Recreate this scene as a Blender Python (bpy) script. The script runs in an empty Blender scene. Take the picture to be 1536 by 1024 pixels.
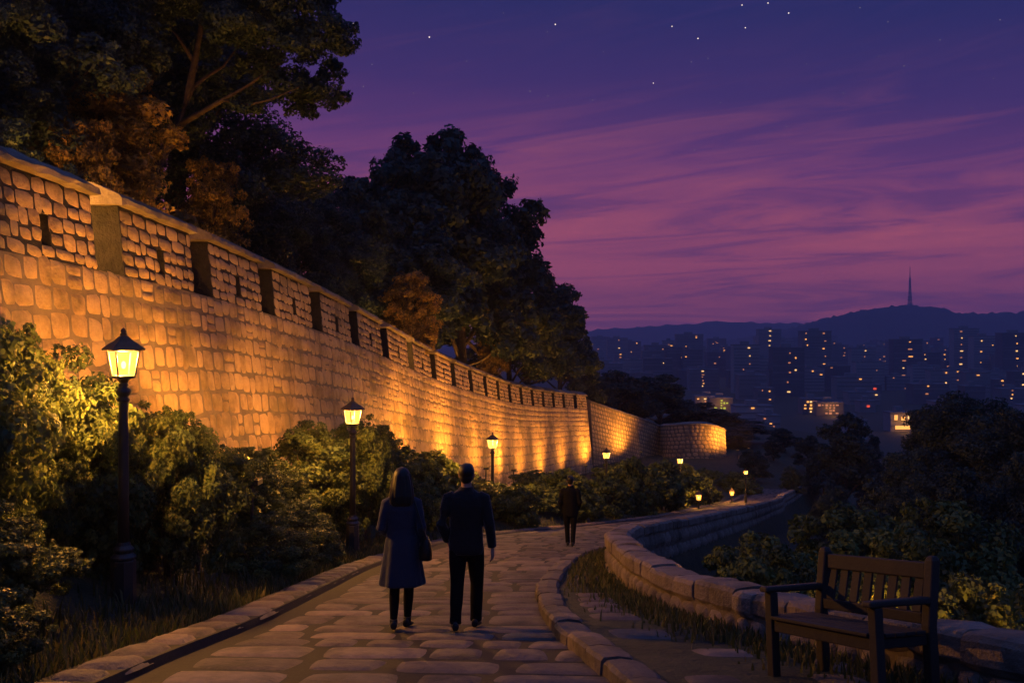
import bpy, math, random
import numpy as np
from mathutils import Vector, Matrix

random.seed(7)
RNG = np.random.default_rng(7)
scene = bpy.context.scene
COL = scene.collection
F = 1500.0                                   # focal length in pixels of the 1536 px wide photograph


# ---------------------------------------------------------------- helpers
def interp(x, tab):
    xs = [t[0] for t in tab]
    ys = [t[1] for t in tab]
    return np.interp(x, xs, ys)


def smooth_tab(tab, step=0.25, passes=10):
    """a table resampled finely and rounded off, so that curves built from it have no kinks"""
    xs = np.arange(tab[0][0], tab[-1][0] + 1e-6, step)
    ys = interp(xs, tab)
    for _ in range(passes):
        y2 = ys.copy()
        y2[1:-1] = (ys[:-2] + 2 * ys[1:-1] + ys[2:]) / 4
        ys = y2
    return (xs, ys)


def ev(tab, x):
    return np.interp(x, tab[0], tab[1])


def link(o, parent=None):
    COL.objects.link(o)
    if parent is not None:
        o.parent = parent
    return o


def tag(o, label=None, cat=None, group=None, kind=None):
    if label:
        o['label'] = label
    if cat:
        o['category'] = cat
    if group:
        o['group'] = group
    if kind:
        o['kind'] = kind
    return o


def empty(name, loc=(0, 0, 0), rz=0.0):
    o = bpy.data.objects.new(name, None)
    o.empty_display_size = 0.2
    o.location = loc
    o.rotation_euler = (0, 0, rz)
    COL.objects.link(o)
    return o


def copy_tree(o, parent=None):
    c = o.copy()
    COL.objects.link(c)
    c.parent = parent
    for ch in list(o.children):
        copy_tree(ch, c)
    return c


class MB:
    """collects pieces of geometry and links them as one mesh object"""

    def __init__(self):
        self.v, self.f, self.r, self.n = [], [], [], 0

    def add(self, V, faces, rnd=0.5):
        V = np.asarray(V, float).reshape(-1, 3)
        self.v.append(V)
        self.r.append(np.full(len(V), rnd))
        n = self.n
        self.f.extend([tuple(i + n for i in fc) for fc in faces])
        self.n += len(V)

    def box(self, x0, x1, y0, y1, z0, z1, rnd=0.5):
        V = [(x, y, z) for z in (z0, z1) for y in (y0, y1) for x in (x0, x1)]
        self.add(V, [(0, 2, 3, 1), (4, 5, 7, 6), (0, 1, 5, 4), (2, 6, 7, 3), (0, 4, 6, 2), (1, 3, 7, 5)], rnd)

    def tube(self, pts, radii, n=10, cap=True, rnd=0.5):
        pts = [Vector(p) for p in pts]
        V, faces = [], []
        up = Vector((0.13, 0.21, 0.97))
        for i, p in enumerate(pts):
            a, b = pts[max(0, i - 1)], pts[min(len(pts) - 1, i + 1)]
            t = (b - a).normalized()
            s = t.cross(up)
            if s.length < 0.1:
                s = t.cross(Vector((1, 0, 0)))
            s.normalize()
            u = s.cross(t)
            r = radii[i] if not np.isscalar(radii) else radii
            for k in range(n):
                an = 2 * math.pi * k / n
                V.append(p + s * (math.cos(an) * r) + u * (math.sin(an) * r))
        for i in range(len(pts) - 1):
            for k in range(n):
                a, b = i * n + k, i * n + (k + 1) % n
                faces.append((a, b, b + n, a + n))
        if cap:
            faces.append(tuple(range(n - 1, -1, -1)))
            faces.append(tuple(range((len(pts) - 1) * n, len(pts) * n)))
        self.add(V, faces, rnd)

    def rings(self, rings, n=20, rnd=0.5, ripple=None):
        """rings: (centre, rx, ry) in horizontal planes, stacked"""
        V, faces = [], []
        for i, (c, rx, ry) in enumerate(rings):
            for k in range(n):
                an = 2 * math.pi * k / n
                w = 1.0 + (ripple(i, an) if ripple else 0.0)
                V.append((c[0] + math.cos(an) * rx * w, c[1] + math.sin(an) * ry * w, c[2]))
        for i in range(len(rings) - 1):
            for k in range(n):
                a, b = i * n + k, i * n + (k + 1) % n
                faces.append((a, b, b + n, a + n))
        faces.append(tuple(range(n - 1, -1, -1)))
        faces.append(tuple(range((len(rings) - 1) * n, len(rings) * n)))
        self.add(V, faces, rnd)

    def ball(self, c, r, n=16, m=10, rnd=0.5):
        rings = []
        for i in range(m + 1):
            th = math.pi * (i + 0.02) / (m + 0.04)
            rings.append(((c[0], c[1], c[2] - math.cos(th) * r[2]), math.sin(th) * r[0], math.sin(th) * r[1]))
        self.rings(rings, n, rnd)

    def lathe(self, prof, n=16, rot=0.0, rnd=0.5):
        """prof: (radius, z) from the bottom up"""
        V, faces = [], []
        for r, z in prof:
            for k in range(n):
                an = rot + 2 * math.pi * k / n
                V.append((math.cos(an) * r, math.sin(an) * r, z))
        for i in range(len(prof) - 1):
            for k in range(n):
                a, b = i * n + k, i * n + (k + 1) % n
                faces.append((a, b, b + n, a + n))
        faces.append(tuple(range(n - 1, -1, -1)))
        faces.append(tuple(range((len(prof) - 1) * n, len(prof) * n)))
        self.add(V, faces, rnd)

    def mesh(self, name):
        me = bpy.data.meshes.new(name)
        V = np.concatenate(self.v)
        me.from_pydata(V.tolist(), [], self.f)
        at = me.attributes.new('rnd', 'FLOAT', 'POINT')
        at.data.foreach_set('value', np.concatenate(self.r).astype(np.float32))
        return me

    def build(self, name, mat, parent=None, smooth=False, bevel=0.0):
        me = self.mesh(name)
        me.materials.append(mat)
        if smooth:
            me.polygons.foreach_set('use_smooth', [True] * len(me.polygons))
        o = bpy.data.objects.new(name, me)
        link(o, parent)
        if bevel:
            b = o.modifiers.new('bevel', 'BEVEL')
            b.width = bevel
            b.segments = 2
            b.limit_method = 'ANGLE'
        return o

    def remeshed(self, name, mat, parent, voxel, iters=6):
        """the closed pieces fused into one continuous skin"""
        me = self.mesh(name)
        o = bpy.data.objects.new(name, me)
        COL.objects.link(o)
        m = o.modifiers.new('fuse', 'REMESH')
        m.mode = 'VOXEL'
        m.voxel_size = voxel
        s = o.modifiers.new('soften', 'SMOOTH')
        s.factor = 0.5
        s.iterations = iters
        dg = bpy.context.evaluated_depsgraph_get()
        me2 = bpy.data.meshes.new_from_object(o.evaluated_get(dg))
        bpy.data.objects.remove(o)
        me2.name = name
        me2.materials.clear()
        me2.materials.append(mat)
        me2.polygons.foreach_set('use_smooth', [True] * len(me2.polygons))
        o = bpy.data.objects.new(name, me2)
        return link(o, parent)


def quad_mesh(name, V, Q, rnd, mat, smooth=False):
    me = bpy.data.meshes.new(name)
    me.vertices.add(len(V))
    me.vertices.foreach_set('co', np.asarray(V, np.float32).ravel())
    k = Q.shape[1]
    me.loops.add(Q.size)
    me.loops.foreach_set('vertex_index', Q.astype(np.int32).ravel())
    me.polygons.add(len(Q))
    me.polygons.foreach_set('loop_start', np.arange(0, Q.size, k, dtype=np.int32))
    if smooth:
        me.polygons.foreach_set('use_smooth', np.ones(len(Q), bool))
    at = me.attributes.new('rnd', 'FLOAT', 'POINT')
    at.data.foreach_set('value', np.asarray(rnd, np.float32))
    me.materials.append(mat)
    me.update(calc_edges=True)
    return me


# ---------------------------------------------------------------- materials
def new_mat(name):
    m = bpy.data.materials.new(name)
    m.use_nodes = True
    nt = m.node_tree
    for n in list(nt.nodes):
        nt.nodes.remove(n)
    out = nt.nodes.new('ShaderNodeOutputMaterial')
    return m, nt, out


def N(nt, typ, **kw):
    n = nt.nodes.new(typ)
    for k, v in kw.items():
        if k in n.inputs:
            n.inputs[k].default_value = v
        else:
            setattr(n, k, v)
    return n


def ramp(nt, fac, stops, interp_mode='LINEAR'):
    r = nt.nodes.new('ShaderNodeValToRGB')
    r.color_ramp.interpolation = interp_mode
    el = r.color_ramp.elements
    el[0].position, el[0].color = stops[0][0], (*stops[0][1], 1)
    el[1].position, el[1].color = stops[-1][0], (*stops[-1][1], 1)
    for p, c in stops[1:-1]:
        e = el.new(p)
        e.color = (*c, 1)
    nt.links.new(fac, r.inputs[0])
    return r


def surface(name, stops, scale=6.0, rough=0.85, bump=0.4, bump_scale=30.0, bump_dist=0.02, attr=0.5, spec=0.3,
            metallic=0.0, detail=6.0, stain=0.0, stain_scale=.5):
    """mottled surface: noise plus the per-piece 'rnd' value picks the colour from the stops"""
    m, nt, out = new_mat(name)
    tc = N(nt, 'ShaderNodeTexCoord')
    no = N(nt, 'ShaderNodeTexNoise', Scale=scale, Detail=detail, Roughness=0.6)
    nt.links.new(tc.outputs['Object'], no.inputs['Vector'])
    at = N(nt, 'ShaderNodeAttribute', attribute_name='rnd')
    mx = N(nt, 'ShaderNodeMix', data_type='FLOAT')
    mx.inputs[0].default_value = attr
    nt.links.new(no.outputs['Fac'], mx.inputs[2])
    nt.links.new(at.outputs['Fac'], mx.inputs[3])
    cr = ramp(nt, mx.outputs[0], stops)
    bs = N(nt, 'ShaderNodeBsdfPrincipled')
    bs.inputs['Roughness'].default_value = rough
    bs.inputs['Metallic'].default_value = metallic
    bs.inputs['Specular IOR Level'].default_value = spec
    if stain:
        ns_ = N(nt, 'ShaderNodeTexNoise', Scale=stain_scale, Detail=7.0, Roughness=.62)
        nt.links.new(tc.outputs['Object'], ns_.inputs['Vector'])
        sr = ramp(nt, ns_.outputs['Fac'], [(.36, (1 - stain, 1 - stain * .95, 1 - stain)), (.52, (1, 1, 1))])
        mm = N(nt, 'ShaderNodeMix', data_type='RGBA', blend_type='MULTIPLY')
        mm.inputs[0].default_value = 1.0
        nt.links.new(cr.outputs[0], mm.inputs[6])
        nt.links.new(sr.outputs[0], mm.inputs[7])
        nt.links.new(mm.outputs[2], bs.inputs['Base Color'])
    else:
        nt.links.new(cr.outputs[0], bs.inputs['Base Color'])
    if bump:
        n2 = N(nt, 'ShaderNodeTexNoise', Scale=bump_scale, Detail=5.0, Roughness=0.65)
        nt.links.new(tc.outputs['Object'], n2.inputs['Vector'])
        bp = N(nt, 'ShaderNodeBump', Strength=bump, Distance=bump_dist)
        nt.links.new(n2.outputs['Fac'], bp.inputs['Height'])
        nt.links.new(bp.outputs[0], bs.inputs['Normal'])
    nt.links.new(bs.outputs[0], out.inputs[0])
    return m


def fuzz(m, w, tint):
    b = [n for n in m.node_tree.nodes if n.type == 'BSDF_PRINCIPLED'][0]
    b.inputs['Sheen Weight'].default_value = w
    b.inputs['Sheen Roughness'].default_value = .35
    b.inputs['Sheen Tint'].default_value = (*tint, 1)


def leaf_mat(name, stops, trans=0.3):
    m, nt, out = new_mat(name)
    at = N(nt, 'ShaderNodeAttribute', attribute_name='rnd')
    cr = ramp(nt, at.outputs['Fac'], stops)
    bs = N(nt, 'ShaderNodeBsdfPrincipled')
    bs.inputs['Roughness'].default_value = 0.6
    bs.inputs['Specular IOR Level'].default_value = 0.25
    tr = N(nt, 'ShaderNodeBsdfTranslucent')
    nt.links.new(cr.outputs[0], bs.inputs['Base Color'])
    nt.links.new(cr.outputs[0], tr.inputs['Color'])
    mx = N(nt, 'ShaderNodeMixShader')
    mx.inputs[0].default_value = trans
    nt.links.new(bs.outputs[0], mx.inputs[1])
    nt.links.new(tr.outputs[0], mx.inputs[2])
    nt.links.new(mx.outputs[0], out.inputs[0])
    return m


def glow_mat(name, col, strength, clear=0.0):
    """lit lamp glass / lit window: emission, partly see-through so the bulb's light gets out"""
    m, nt, out = new_mat(name)
    em = N(nt, 'ShaderNodeEmission', Strength=strength)
    em.inputs['Color'].default_value = (*col, 1)
    if clear:
        tc = N(nt, 'ShaderNodeTexCoord')
        no = N(nt, 'ShaderNodeTexNoise', Scale=14.0, Detail=4.0)
        nt.links.new(tc.outputs['Object'], no.inputs['Vector'])
        cr = ramp(nt, no.outputs['Fac'], [(0.3, (0.9 * col[0], 0.8 * col[1], 0.7 * col[2])), (0.6, col)])
        nt.links.new(cr.outputs[0], em.inputs['Color'])
        tr = N(nt, 'ShaderNodeBsdfTransparent')
        tr.inputs['Color'].default_value = (clear, clear, clear, 1)
        mx = N(nt, 'ShaderNodeAddShader')
        nt.links.new(em.outputs[0], mx.inputs[0])
        nt.links.new(tr.outputs[0], mx.inputs[1])
        nt.links.new(mx.outputs[0], out.inputs[0])
    else:
        nt.links.new(em.outputs[0], out.inputs[0])
    return m


M = {}
M['stone'] = surface('granite_blocks', [(0.2, (0.22, 0.14, 0.075)), (0.42, (0.36, 0.25, 0.13)), (0.55, (0.45, 0.31, 0.16)), (0.62, (0.38, 0.27, 0.155)),
                                        (0.85, (0.55, 0.40, 0.22))], scale=5.5, bump=1.0, bump_scale=24, bump_dist=0.05, attr=0.42, detail=9.0, stain=.5, stain_scale=.7)
M['mortar'] = surface('wall_mortar', [(0.3, (0.10, 0.078, 0.055)), (0.7, (0.18, 0.138, 0.10))], scale=3, bump=0.7,
                      bump_scale=12, bump_dist=0.04, attr=0.2)
M['inner'] = surface('shade_toned_inner_stone', [(0.3, (0.010, 0.009, 0.010)), (0.7, (0.024, 0.020, 0.021))], scale=5, bump=1.0,  # crenel and loophole sides: their shade is put into the near-black colour
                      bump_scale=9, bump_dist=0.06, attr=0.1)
M['cap'] = surface('cap_stone', [(0.25, (0.13, 0.105, 0.085)), (0.75, (0.28, 0.225, 0.17))], scale=3, bump=0.9, bump_scale=14,
                   bump_dist=0.05, stain=.45, stain_scale=.9)
M['paver'] = surface('path_flagstone', [(0.2, (0.045, 0.036, 0.031)), (0.42, (0.095, 0.073, 0.058)), (0.58, (0.13, 0.098, 0.074)), (0.8, (0.21, 0.152, 0.108))],
                     scale=7.0, detail=11.0, stain=.55, stain_scale=1.3, bump=0.8, bump_scale=22, bump_dist=0.03, attr=0.45, rough=0.8)
M['joint'] = surface('path_joint', [(0.3, (0.006, 0.0055, 0.005)), (0.7, (0.014, 0.012, 0.011))], scale=8, attr=0.1)
M['lowstone'] = surface('low_wall_stone', [(0.2, (0.11, 0.085, 0.066)), (0.5, (0.20, 0.155, 0.12)), (0.8, (0.29, 0.225, 0.175))],
                        scale=5, bump=1.0, bump_scale=22, bump_dist=0.045, attr=0.4, detail=9.0, stain=.5, stain_scale=1.0)
M['soil'] = surface('bank_soil', [(0.3, (0.018, 0.018, 0.010)), (0.5, (0.03, 0.034, 0.014)), (0.7, (0.055, 0.05, 0.022))],
                    scale=1.5, bump=1.0, bump_scale=9, bump_dist=0.08, attr=0.0)
M['hill'] = surface('wooded_hill', [(0.3, (0.012, 0.018, 0.014)), (0.7, (0.03, 0.04, 0.028))], scale=0.02, bump=0.6,
                    bump_scale=0.05, bump_dist=6, attr=0.0)
M['bark'] = surface('tree_bark', [(0.3, (0.035, 0.026, 0.018)), (0.7, (0.10, 0.072, 0.048))], scale=7, bump=1.0,
                    bump_scale=18, bump_dist=0.05, attr=0.1)
M['iron'] = surface('lamp_iron', [(0.3, (0.012, 0.011, 0.010)), (0.7, (0.03, 0.026, 0.022))], scale=25, rough=0.5, bump=0.3,
                    bump_scale=70, bump_dist=0.004, spec=0.5)
M['roofiron'] = surface('lamp_roof_metal', [(0.3, (0.05, 0.032, 0.018)), (0.7, (0.12, 0.078, 0.04))], scale=20, rough=0.6,
                        bump=0.3, bump_scale=60, bump_dist=0.004)
M['wood'] = surface('bench_wood', [(0.25, (0.012, 0.009, 0.008)), (0.5, (0.024, 0.017, 0.013)), (0.75, (0.042, 0.030, 0.022))],
                    scale=9, rough=0.7, bump=0.6, bump_scale=45, bump_dist=0.006)
M['building'] = surface('far_concrete', [(0.3, (0.11, 0.105, 0.11)), (0.7, (0.26, 0.245, 0.245))], scale=0.06, bump=0.0, attr=0.7)
M['mast'] = surface('mast_steel', [(0.3, (0.05, 0.05, 0.055)), (0.7, (0.10, 0.09, 0.09))], scale=0.5, bump=0.0)
M['skin'] = surface('skin', [(0.3, (0.34, 0.19, 0.13)), (0.7, (0.42, 0.25, 0.175))], scale=12, bump=0.1, bump_scale=160,
                    bump_dist=0.001, rough=0.55)
M['hair'] = surface('dark_hair', [(0.3, (0.007, 0.005, 0.004)), (0.7, (0.02, 0.014, 0.010))], scale=40, bump=0.6, bump_scale=90,
                    bump_dist=0.004, rough=0.45)
M['black'] = surface('black_cloth', [(0.3, (0.005, 0.005, 0.006)), (0.7, (0.011, 0.011, 0.013))], scale=15, bump=0.7,
                     bump_scale=13, bump_dist=0.03, rough=0.85)
M['dark'] = surface('charcoal_cloth', [(0.3, (0.018, 0.016, 0.017)), (0.7, (0.032, 0.029, 0.030))], scale=15, bump=0.7,
                    bump_scale=11, bump_dist=0.035, rough=0.85)
for _m in ('black', 'dark'):
    [n for n in M[_m].node_tree.nodes if n.type == 'BSDF_PRINCIPLED'][0].inputs['Specular IOR Level'].default_value = .08
M['coat'] = surface('slate_blue_wool', [(0.3, (0.020, 0.026, 0.046)), (0.7, (0.034, 0.043, 0.068))], scale=20, bump=0.6,
                    bump_scale=9, bump_dist=0.035, rough=0.9)
M['leather'] = surface('black_leather', [(0.3, (0.010, 0.009, 0.009)), (0.7, (0.02, 0.018, 0.017))], scale=30, bump=0.3,
                       bump_scale=90, bump_dist=0.002, rough=0.45)
for _m, _w in (('black', .0), ('dark', .7), ('coat', .6), ('hair', .5)):
    fuzz(M[_m], _w, (.5, .48, .46))
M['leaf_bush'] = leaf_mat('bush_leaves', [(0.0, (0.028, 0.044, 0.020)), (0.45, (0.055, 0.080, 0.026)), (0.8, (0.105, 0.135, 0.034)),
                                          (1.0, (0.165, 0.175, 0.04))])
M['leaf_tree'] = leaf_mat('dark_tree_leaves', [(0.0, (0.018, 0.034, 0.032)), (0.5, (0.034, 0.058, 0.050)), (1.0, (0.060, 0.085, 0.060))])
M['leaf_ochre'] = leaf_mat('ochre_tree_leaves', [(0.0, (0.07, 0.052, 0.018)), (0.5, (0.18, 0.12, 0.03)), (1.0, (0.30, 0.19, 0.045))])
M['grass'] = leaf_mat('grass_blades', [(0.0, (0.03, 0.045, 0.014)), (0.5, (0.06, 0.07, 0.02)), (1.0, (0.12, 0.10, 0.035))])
LAMP = (1.0, 0.40, 0.055)
M['glass'] = glow_mat('lit_lamp_glass', (1.0, 0.37, 0.05), .9, clear=0.92)
M['dimlens'] = glow_mat('floodlight_lens', (1.0, .45, .10), .25)
M['bulb'] = glow_mat('lamp_bulb', (1.0, 0.62, 0.18), 5.0)
M['win_warm'] = glow_mat('lit_window_warm', (1.0, 0.40, 0.09), 1.7)
M['win_pale'] = glow_mat('lit_window_pale', (1.0, 0.55, 0.20), 1.8)
M['win_dim'] = glow_mat('lit_window_dim', (0.9, 0.32, 0.14), 0.7)
M['win_red'] = glow_mat('lit_sign_red', (1.0, 0.10, 0.05), 0.9)
M['win_green'] = glow_mat('lit_sign_green', (0.75, 0.75, 0.08), 0.75)
M['star'] = glow_mat('star_light', (1.0, 0.80, 0.66), 1.6)
M['stardim'] = glow_mat('star_light_dim', (0.8, 0.66, 0.70), 0.6)

# ---------------------------------------------------------------- the lie of the land
XL = smooth_tab([(-14, -4.0), (2, -4.0), (8.6, -3.84), (12, -3.55), (18.75, -3.35), (25, -2.6), (31, -1.2), (35, 1.0), (45, 5.8),
                 (63, 11.6), (77, 16.5), (94, 22.5), (140, 42)])
XR = smooth_tab([(-14, 6.5), (2, 5.0), (5.5, 3.95), (7.6, 3.2), (9.6, 2.42), (11.8, 1.86), (14, 1.63), (17, 1.62), (18.5, 1.76),
                 (22, 2.4), (26.8, 4.1), (37.5, 7.9), (45, 10.6), (63, 16.6), (75, 20.0), (92, 26.5), (140, 47)], passes=6)
XK = smooth_tab([(-14, 3.2), (2, 1.6), (5, 1.18), (7.95, .94), (9.9, .64), (12, .49), (14.3, .50), (17, .78), (19.5, 1.12), (22, 1.75),
                 (26.8, 3.7), (37.5, 7.5), (45, 10.2), (63, 16.2), (75, 19.6), (92, 26.1), (140, 46.6)], passes=6)
HT = smooth_tab([(-14, .5), (9, .5), (12, .52), (14, .60), (17, .70), (21, .66), (30, .60), (140, .60)])
# fortress wall: key points at the near side of each crenel, (X, Y, z of the coping's front edge)
GX = [175, 130, 280, 383, 462, 522, 568, 607, 643, 673, 702, 724, 744, 758, 779, 794, 812, 826, 842, 855, 879]
KEY = [(-7.45, -6, 2.6), (-7.45, -1, 2.6), (-7.45, 3.5, 2.58), (-7.42, 8, 2.55), (-7.35, 12.5, 2.48)]
GY = [17, 21.5, 26, 30.5, 35, 39.3, 43.7, 48, 52.4, 56.8, 61.2, 65.6, 70, 74.4, 78.7, 83, 87, 91.5, 96, 100]
CY = [290, 345, 392, 430, 458, 485, 507, 527, 542, 553, 562, 570, 575, 581, 584, 587, 589, 590, 592, 594]
for gx, gy, cy in zip(GX[1:], GY, CY):
    KEY.append(((gx - 768) / F * gy, gy, (500 - cy) / F * gy))
KEY = np.array(KEY)
for _ in range(2):
    K2 = KEY.copy()
    K2[1:-1] = (KEY[:-2] + 2 * KEY[1:-1] + KEY[2:]) / 4
    KEY = K2


def zp(Y):
    Y = np.asarray(Y, float)
    far = -1.6 - 0.148 * 70 - 0.148 * 30 * (1 - np.exp(-np.maximum(Y - 70, 0) / 30))
    return np.where(Y <= 70, -1.6 - 0.148 * Y, far)


def catmull(P, step=0.12):
    P = np.asarray(P, float)
    out, key = [], []
    for i in range(len(P) - 1):
        p0, p1, p2, p3 = P[max(i - 1, 0)], P[i], P[i + 1], P[min(i + 2, len(P) - 1)]
        n = max(2, int(np.linalg.norm((p2 - p1)[:2]) / step))
        key.append(len(out))
        for k in range(n):
            t = k / n
            out.append(0.5 * ((2 * p1) + (-p0 + p2) * t + (2 * p0 - 5 * p1 + 4 * p2 - p3) * t ** 2 + (-p0 + 3 * p1 - 3 * p2 + p3) * t ** 3))
    key.append(len(out))
    out.append(P[-1])
    return np.array(out), key


class Curve:
    """a plan curve with heights: pos(s), right-hand normal(s)"""

    def __init__(self, P, step=0.12):
        self.p, self.key = catmull(P, step)
        d = np.linalg.norm(np.diff(self.p[:, :2], axis=0), axis=1)
        self.s = np.concatenate([[0], np.cumsum(d)])
        self.keys = [self.s[k] for k in self.key]
        t = np.gradient(self.p[:, :2], axis=0)
        t /= np.linalg.norm(t, axis=1)[:, None]
        self.nrm = np.stack([t[:, 1], -t[:, 0]], 1)
        self.len = self.s[-1]

    def at(self, s):
        return np.stack([np.interp(s, self.s, self.p[:, k]) for k in range(3)], -1)

    def nr(self, s):
        n = np.stack([np.interp(s, self.s, self.nrm[:, k]) for k in range(2)], -1)
        return n / np.linalg.norm(n, axis=-1)[..., None]

    def s_of_y(self, y):
        return float(np.interp(y, self.p[:, 1], self.s))


WALL = Curve(KEY)
SEG2 = Curve([(8.3, 106, -7.3), (11.5, 111, -8.6), (15, 116.5, -10.0), (18.4, 122, -11.5)])
SEG3 = Curve([(18.0, 121.5, -11.3), (17.9, 118.5, -11.0), (18.6, 116.2, -10.75), (20.3, 115.0, -10.5), (22.6, 115.2, -10.55), (24.5, 117.0, -11.1),
              (25.6, 120.5, -11.8), (25.2, 126, -12.3)])


def xw(Y):
    return np.interp(Y, list(KEY[:, 1]) + [106, 122, 140], list(KEY[:, 0]) + [8.3, 18.4, 27])


def zcap(Y):
    return np.interp(Y, list(KEY[:, 1]) + [106, 122, 140], list(KEY[:, 2]) + [-7.3, -11.5, -12.5])


def sstep(t):
    t = np.clip(t, 0, 1)
    return t * t * (3 - 2 * t)


def zg(X, Y):
    """the ground below the fortress wall, either side of the path, and the valley"""
    X = np.asarray(X, float)
    Y = np.asarray(Y, float)
    z0 = zp(Y)
    xl, xr = ev(XL, Y), ev(XR, Y)
    dl = np.maximum(xl - X, 0)
    left = z0 - 0.10 + 1.15 * sstep(dl / 3.6) + 0.05 * np.sin(X * 2.1 + Y * 1.3) * sstep(dl)
    dr = np.maximum(X - xr - 0.42, 0)
    right = z0 - 0.12 - np.minimum(dr * 2.2, 1.6) - 0.30 * np.minimum(np.maximum(dr - 0.7, 0), 60) - 0.05 * np.maximum(dr - 60, 0)
    z = np.where(X < xl, left, np.where(X > xr, right, z0 - 0.12))
    z = np.maximum(z, -60)
    k = np.maximum(sstep((Y - 128) / 220), sstep((dr - 60) / 250))
    return z * (1 - k) - 60 * k


def zh(X, Y):
    """the ground behind the wall"""
    d = np.maximum(xw(Y) - 0.7 - X, 0)
    return zcap(Y) - 1.7 + 0.16 * np.minimum(d, 40) + 0.03 * np.maximum(d - 40, 0)


def grid_obj(name, xs_of_y, ys, zfun, mat, smooth=True):
    rows = []
    for y in ys:
        xs = np.array(xs_of_y(y), float)
        rows.append(np.stack([xs, np.full(len(xs), y), zfun(xs, np.full(len(xs), y))], 1))
    n = len(rows[0])
    V = np.concatenate(rows)
    i, j = np.meshgrid(np.arange(len(ys) - 1), np.arange(n - 1), indexing='ij')
    a = (i * n + j).ravel()
    Q = np.stack([a, a + 1, a + n + 1, a + n], 1)
    me = quad_mesh(name, V, Q, np.full(len(V), .5), mat, smooth)
    o = bpy.data.objects.new(name, me)
    return link(o)


ys_near = list(np.arange(-14, 60, 0.6)) + list(np.arange(60, 130, 1.5)) + [132, 138, 146, 156, 170, 190, 215, 245, 280, 330, 400, 600, 1000, 1800, 3200, 6500]


def ground_cols(y):
    xl, xr = float(ev(XL, y)), float(ev(XR, y))
    w = float(xw(y))
    w = min(w, xl - 1.5)
    left = [-6400, -1500, -400, -120, w - 40, w - 8, w - 1.2]
    bank = list(np.linspace(w, xl, 16))
    mid = list(np.linspace(xl + .02, xr + .2, 8))
    r = xr + 0.42
    right = [r + d for d in (0, .25, .5, .8, 1.3, 2, 3, 4.5, 6.5, 9, 12, 16, 22, 30, 42, 60, 90, 130, 190, 280, 500, 1200, 3000, 6400)]
    return left + bank + mid + right


tag(grid_obj('ground', ground_cols, ys_near, zg, M['soil']), kind='structure')


def hill_cols(y):
    e = float(xw(y)) - 0.7
    return [e - d for d in (200, 120, 80, 60, 40, 28, 20, 14, 9, 6, 4, 2.5, 1.2, 0)]


def hill_z(X, Y):
    z = zh(X, Y)
    return z + 0.25 * np.sin(X * .7) * np.cos(Y * .5) * np.clip((xw(Y) - X) / 5, 0, 1)


def slope_cols(y):
    e = 27.0 + (y - 123) * 0.4
    return [e - d for d in (260, 160, 100, 60, 40, 28, 20, 14, 9, 5, 2, 0, -4, -10, -20, -40, -80, -140)]


def slope_z(X, Y):
    e = 27.0 + (Y - 123) * 0.4
    ze = -13.6 - (Y - 123) * 0.10
    d = e - X
    return np.where(d > 0, ze + 0.15 * np.minimum(d, 40) + 0.03 * np.maximum(d - 40, 0), ze + 0.34 * d)


hs = grid_obj('hillside', hill_cols, list(np.arange(-14, 100.5, 1.5)), hill_z, M['soil'])
tag(hs, kind='structure')
hs2 = grid_obj('hillside', lambda y: [float(np.interp(y, [100, 106, 122, 130], [6.6, 7.6, 17.4, 23])) - d for d in
                                      (240, 140, 90, 60, 40, 28, 20, 14, 9, 6, 4, 2.5, 1.2, 0)], list(np.arange(99, 131, 1.5)),
               lambda X, Y: zh(X, Y) - 0.15, M['soil'])
tag(hs2, kind='structure')
hs3 = grid_obj('hillside', slope_cols, [127, 129, 132, 136, 141, 147, 155, 165, 180, 200, 225, 255, 290, 330], slope_z, M['soil'])
tag(hs3, kind='structure')


# ---------------------------------------------------------------- stones
def stone(mb, P, s0, s1, h0, h1, n=5, bulge=0.06, sink=0.02, gap=0.014, jit=0.03, rnd=None, k=0.22, back=False):
    """one rounded block whose outline is s0..s1 by h0..h1 on the surface P(s, h, out)"""
    u = np.linspace(-1, 1, n)
    U, V = np.meshgrid(u, u)
    uu = U * np.sqrt(1 - k * V * V)
    vv = V * np.sqrt(1 - k * U * U)
    sc, hc = (s0 + s1) / 2, (h0 + h1) / 2
    hw, hh = (s1 - s0) / 2 - gap, (h1 - h0) / 2 - gap
    if hw < 0.02 or hh < 0.02:
        return
    cj = RNG.uniform(-jit, jit, (2, 2, 2)) * min(hw, hh) * 4
    wu, wv = (uu + 1) / 2, (vv + 1) / 2
    off = ((1 - wu) * (1 - wv))[..., None] * cj[0, 0] + (wu * (1 - wv))[..., None] * cj[1, 0] + \
          ((1 - wu) * wv)[..., None] * cj[0, 1] + (wu * wv)[..., None] * cj[1, 1]
    prof = np.clip((1 - U ** 4) * (1 - V ** 4), 0, 1) ** 0.5
    tilt = RNG.uniform(-.3, .3) * U + RNG.uniform(-.3, .3) * V
    b = bulge * RNG.uniform(.7, 1.25)
    out = -sink + (b + sink) * prof + b * 0.6 * tilt * prof + RNG.normal(0, b * .09, U.shape) * prof
    pts = P((sc + uu * hw + off[..., 0]).ravel(), (hc + vv * hh + off[..., 1]).ravel(), out.ravel())
    faces = []
    for i in range(n - 1):
        for j in range(n - 1):
            a = i * n + j
            faces.append((a, a + n, a + n + 1, a + 1))
    mb.add(pts, faces, RNG.uniform(0.15, 0.9) if rnd is None else rnd)


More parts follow.
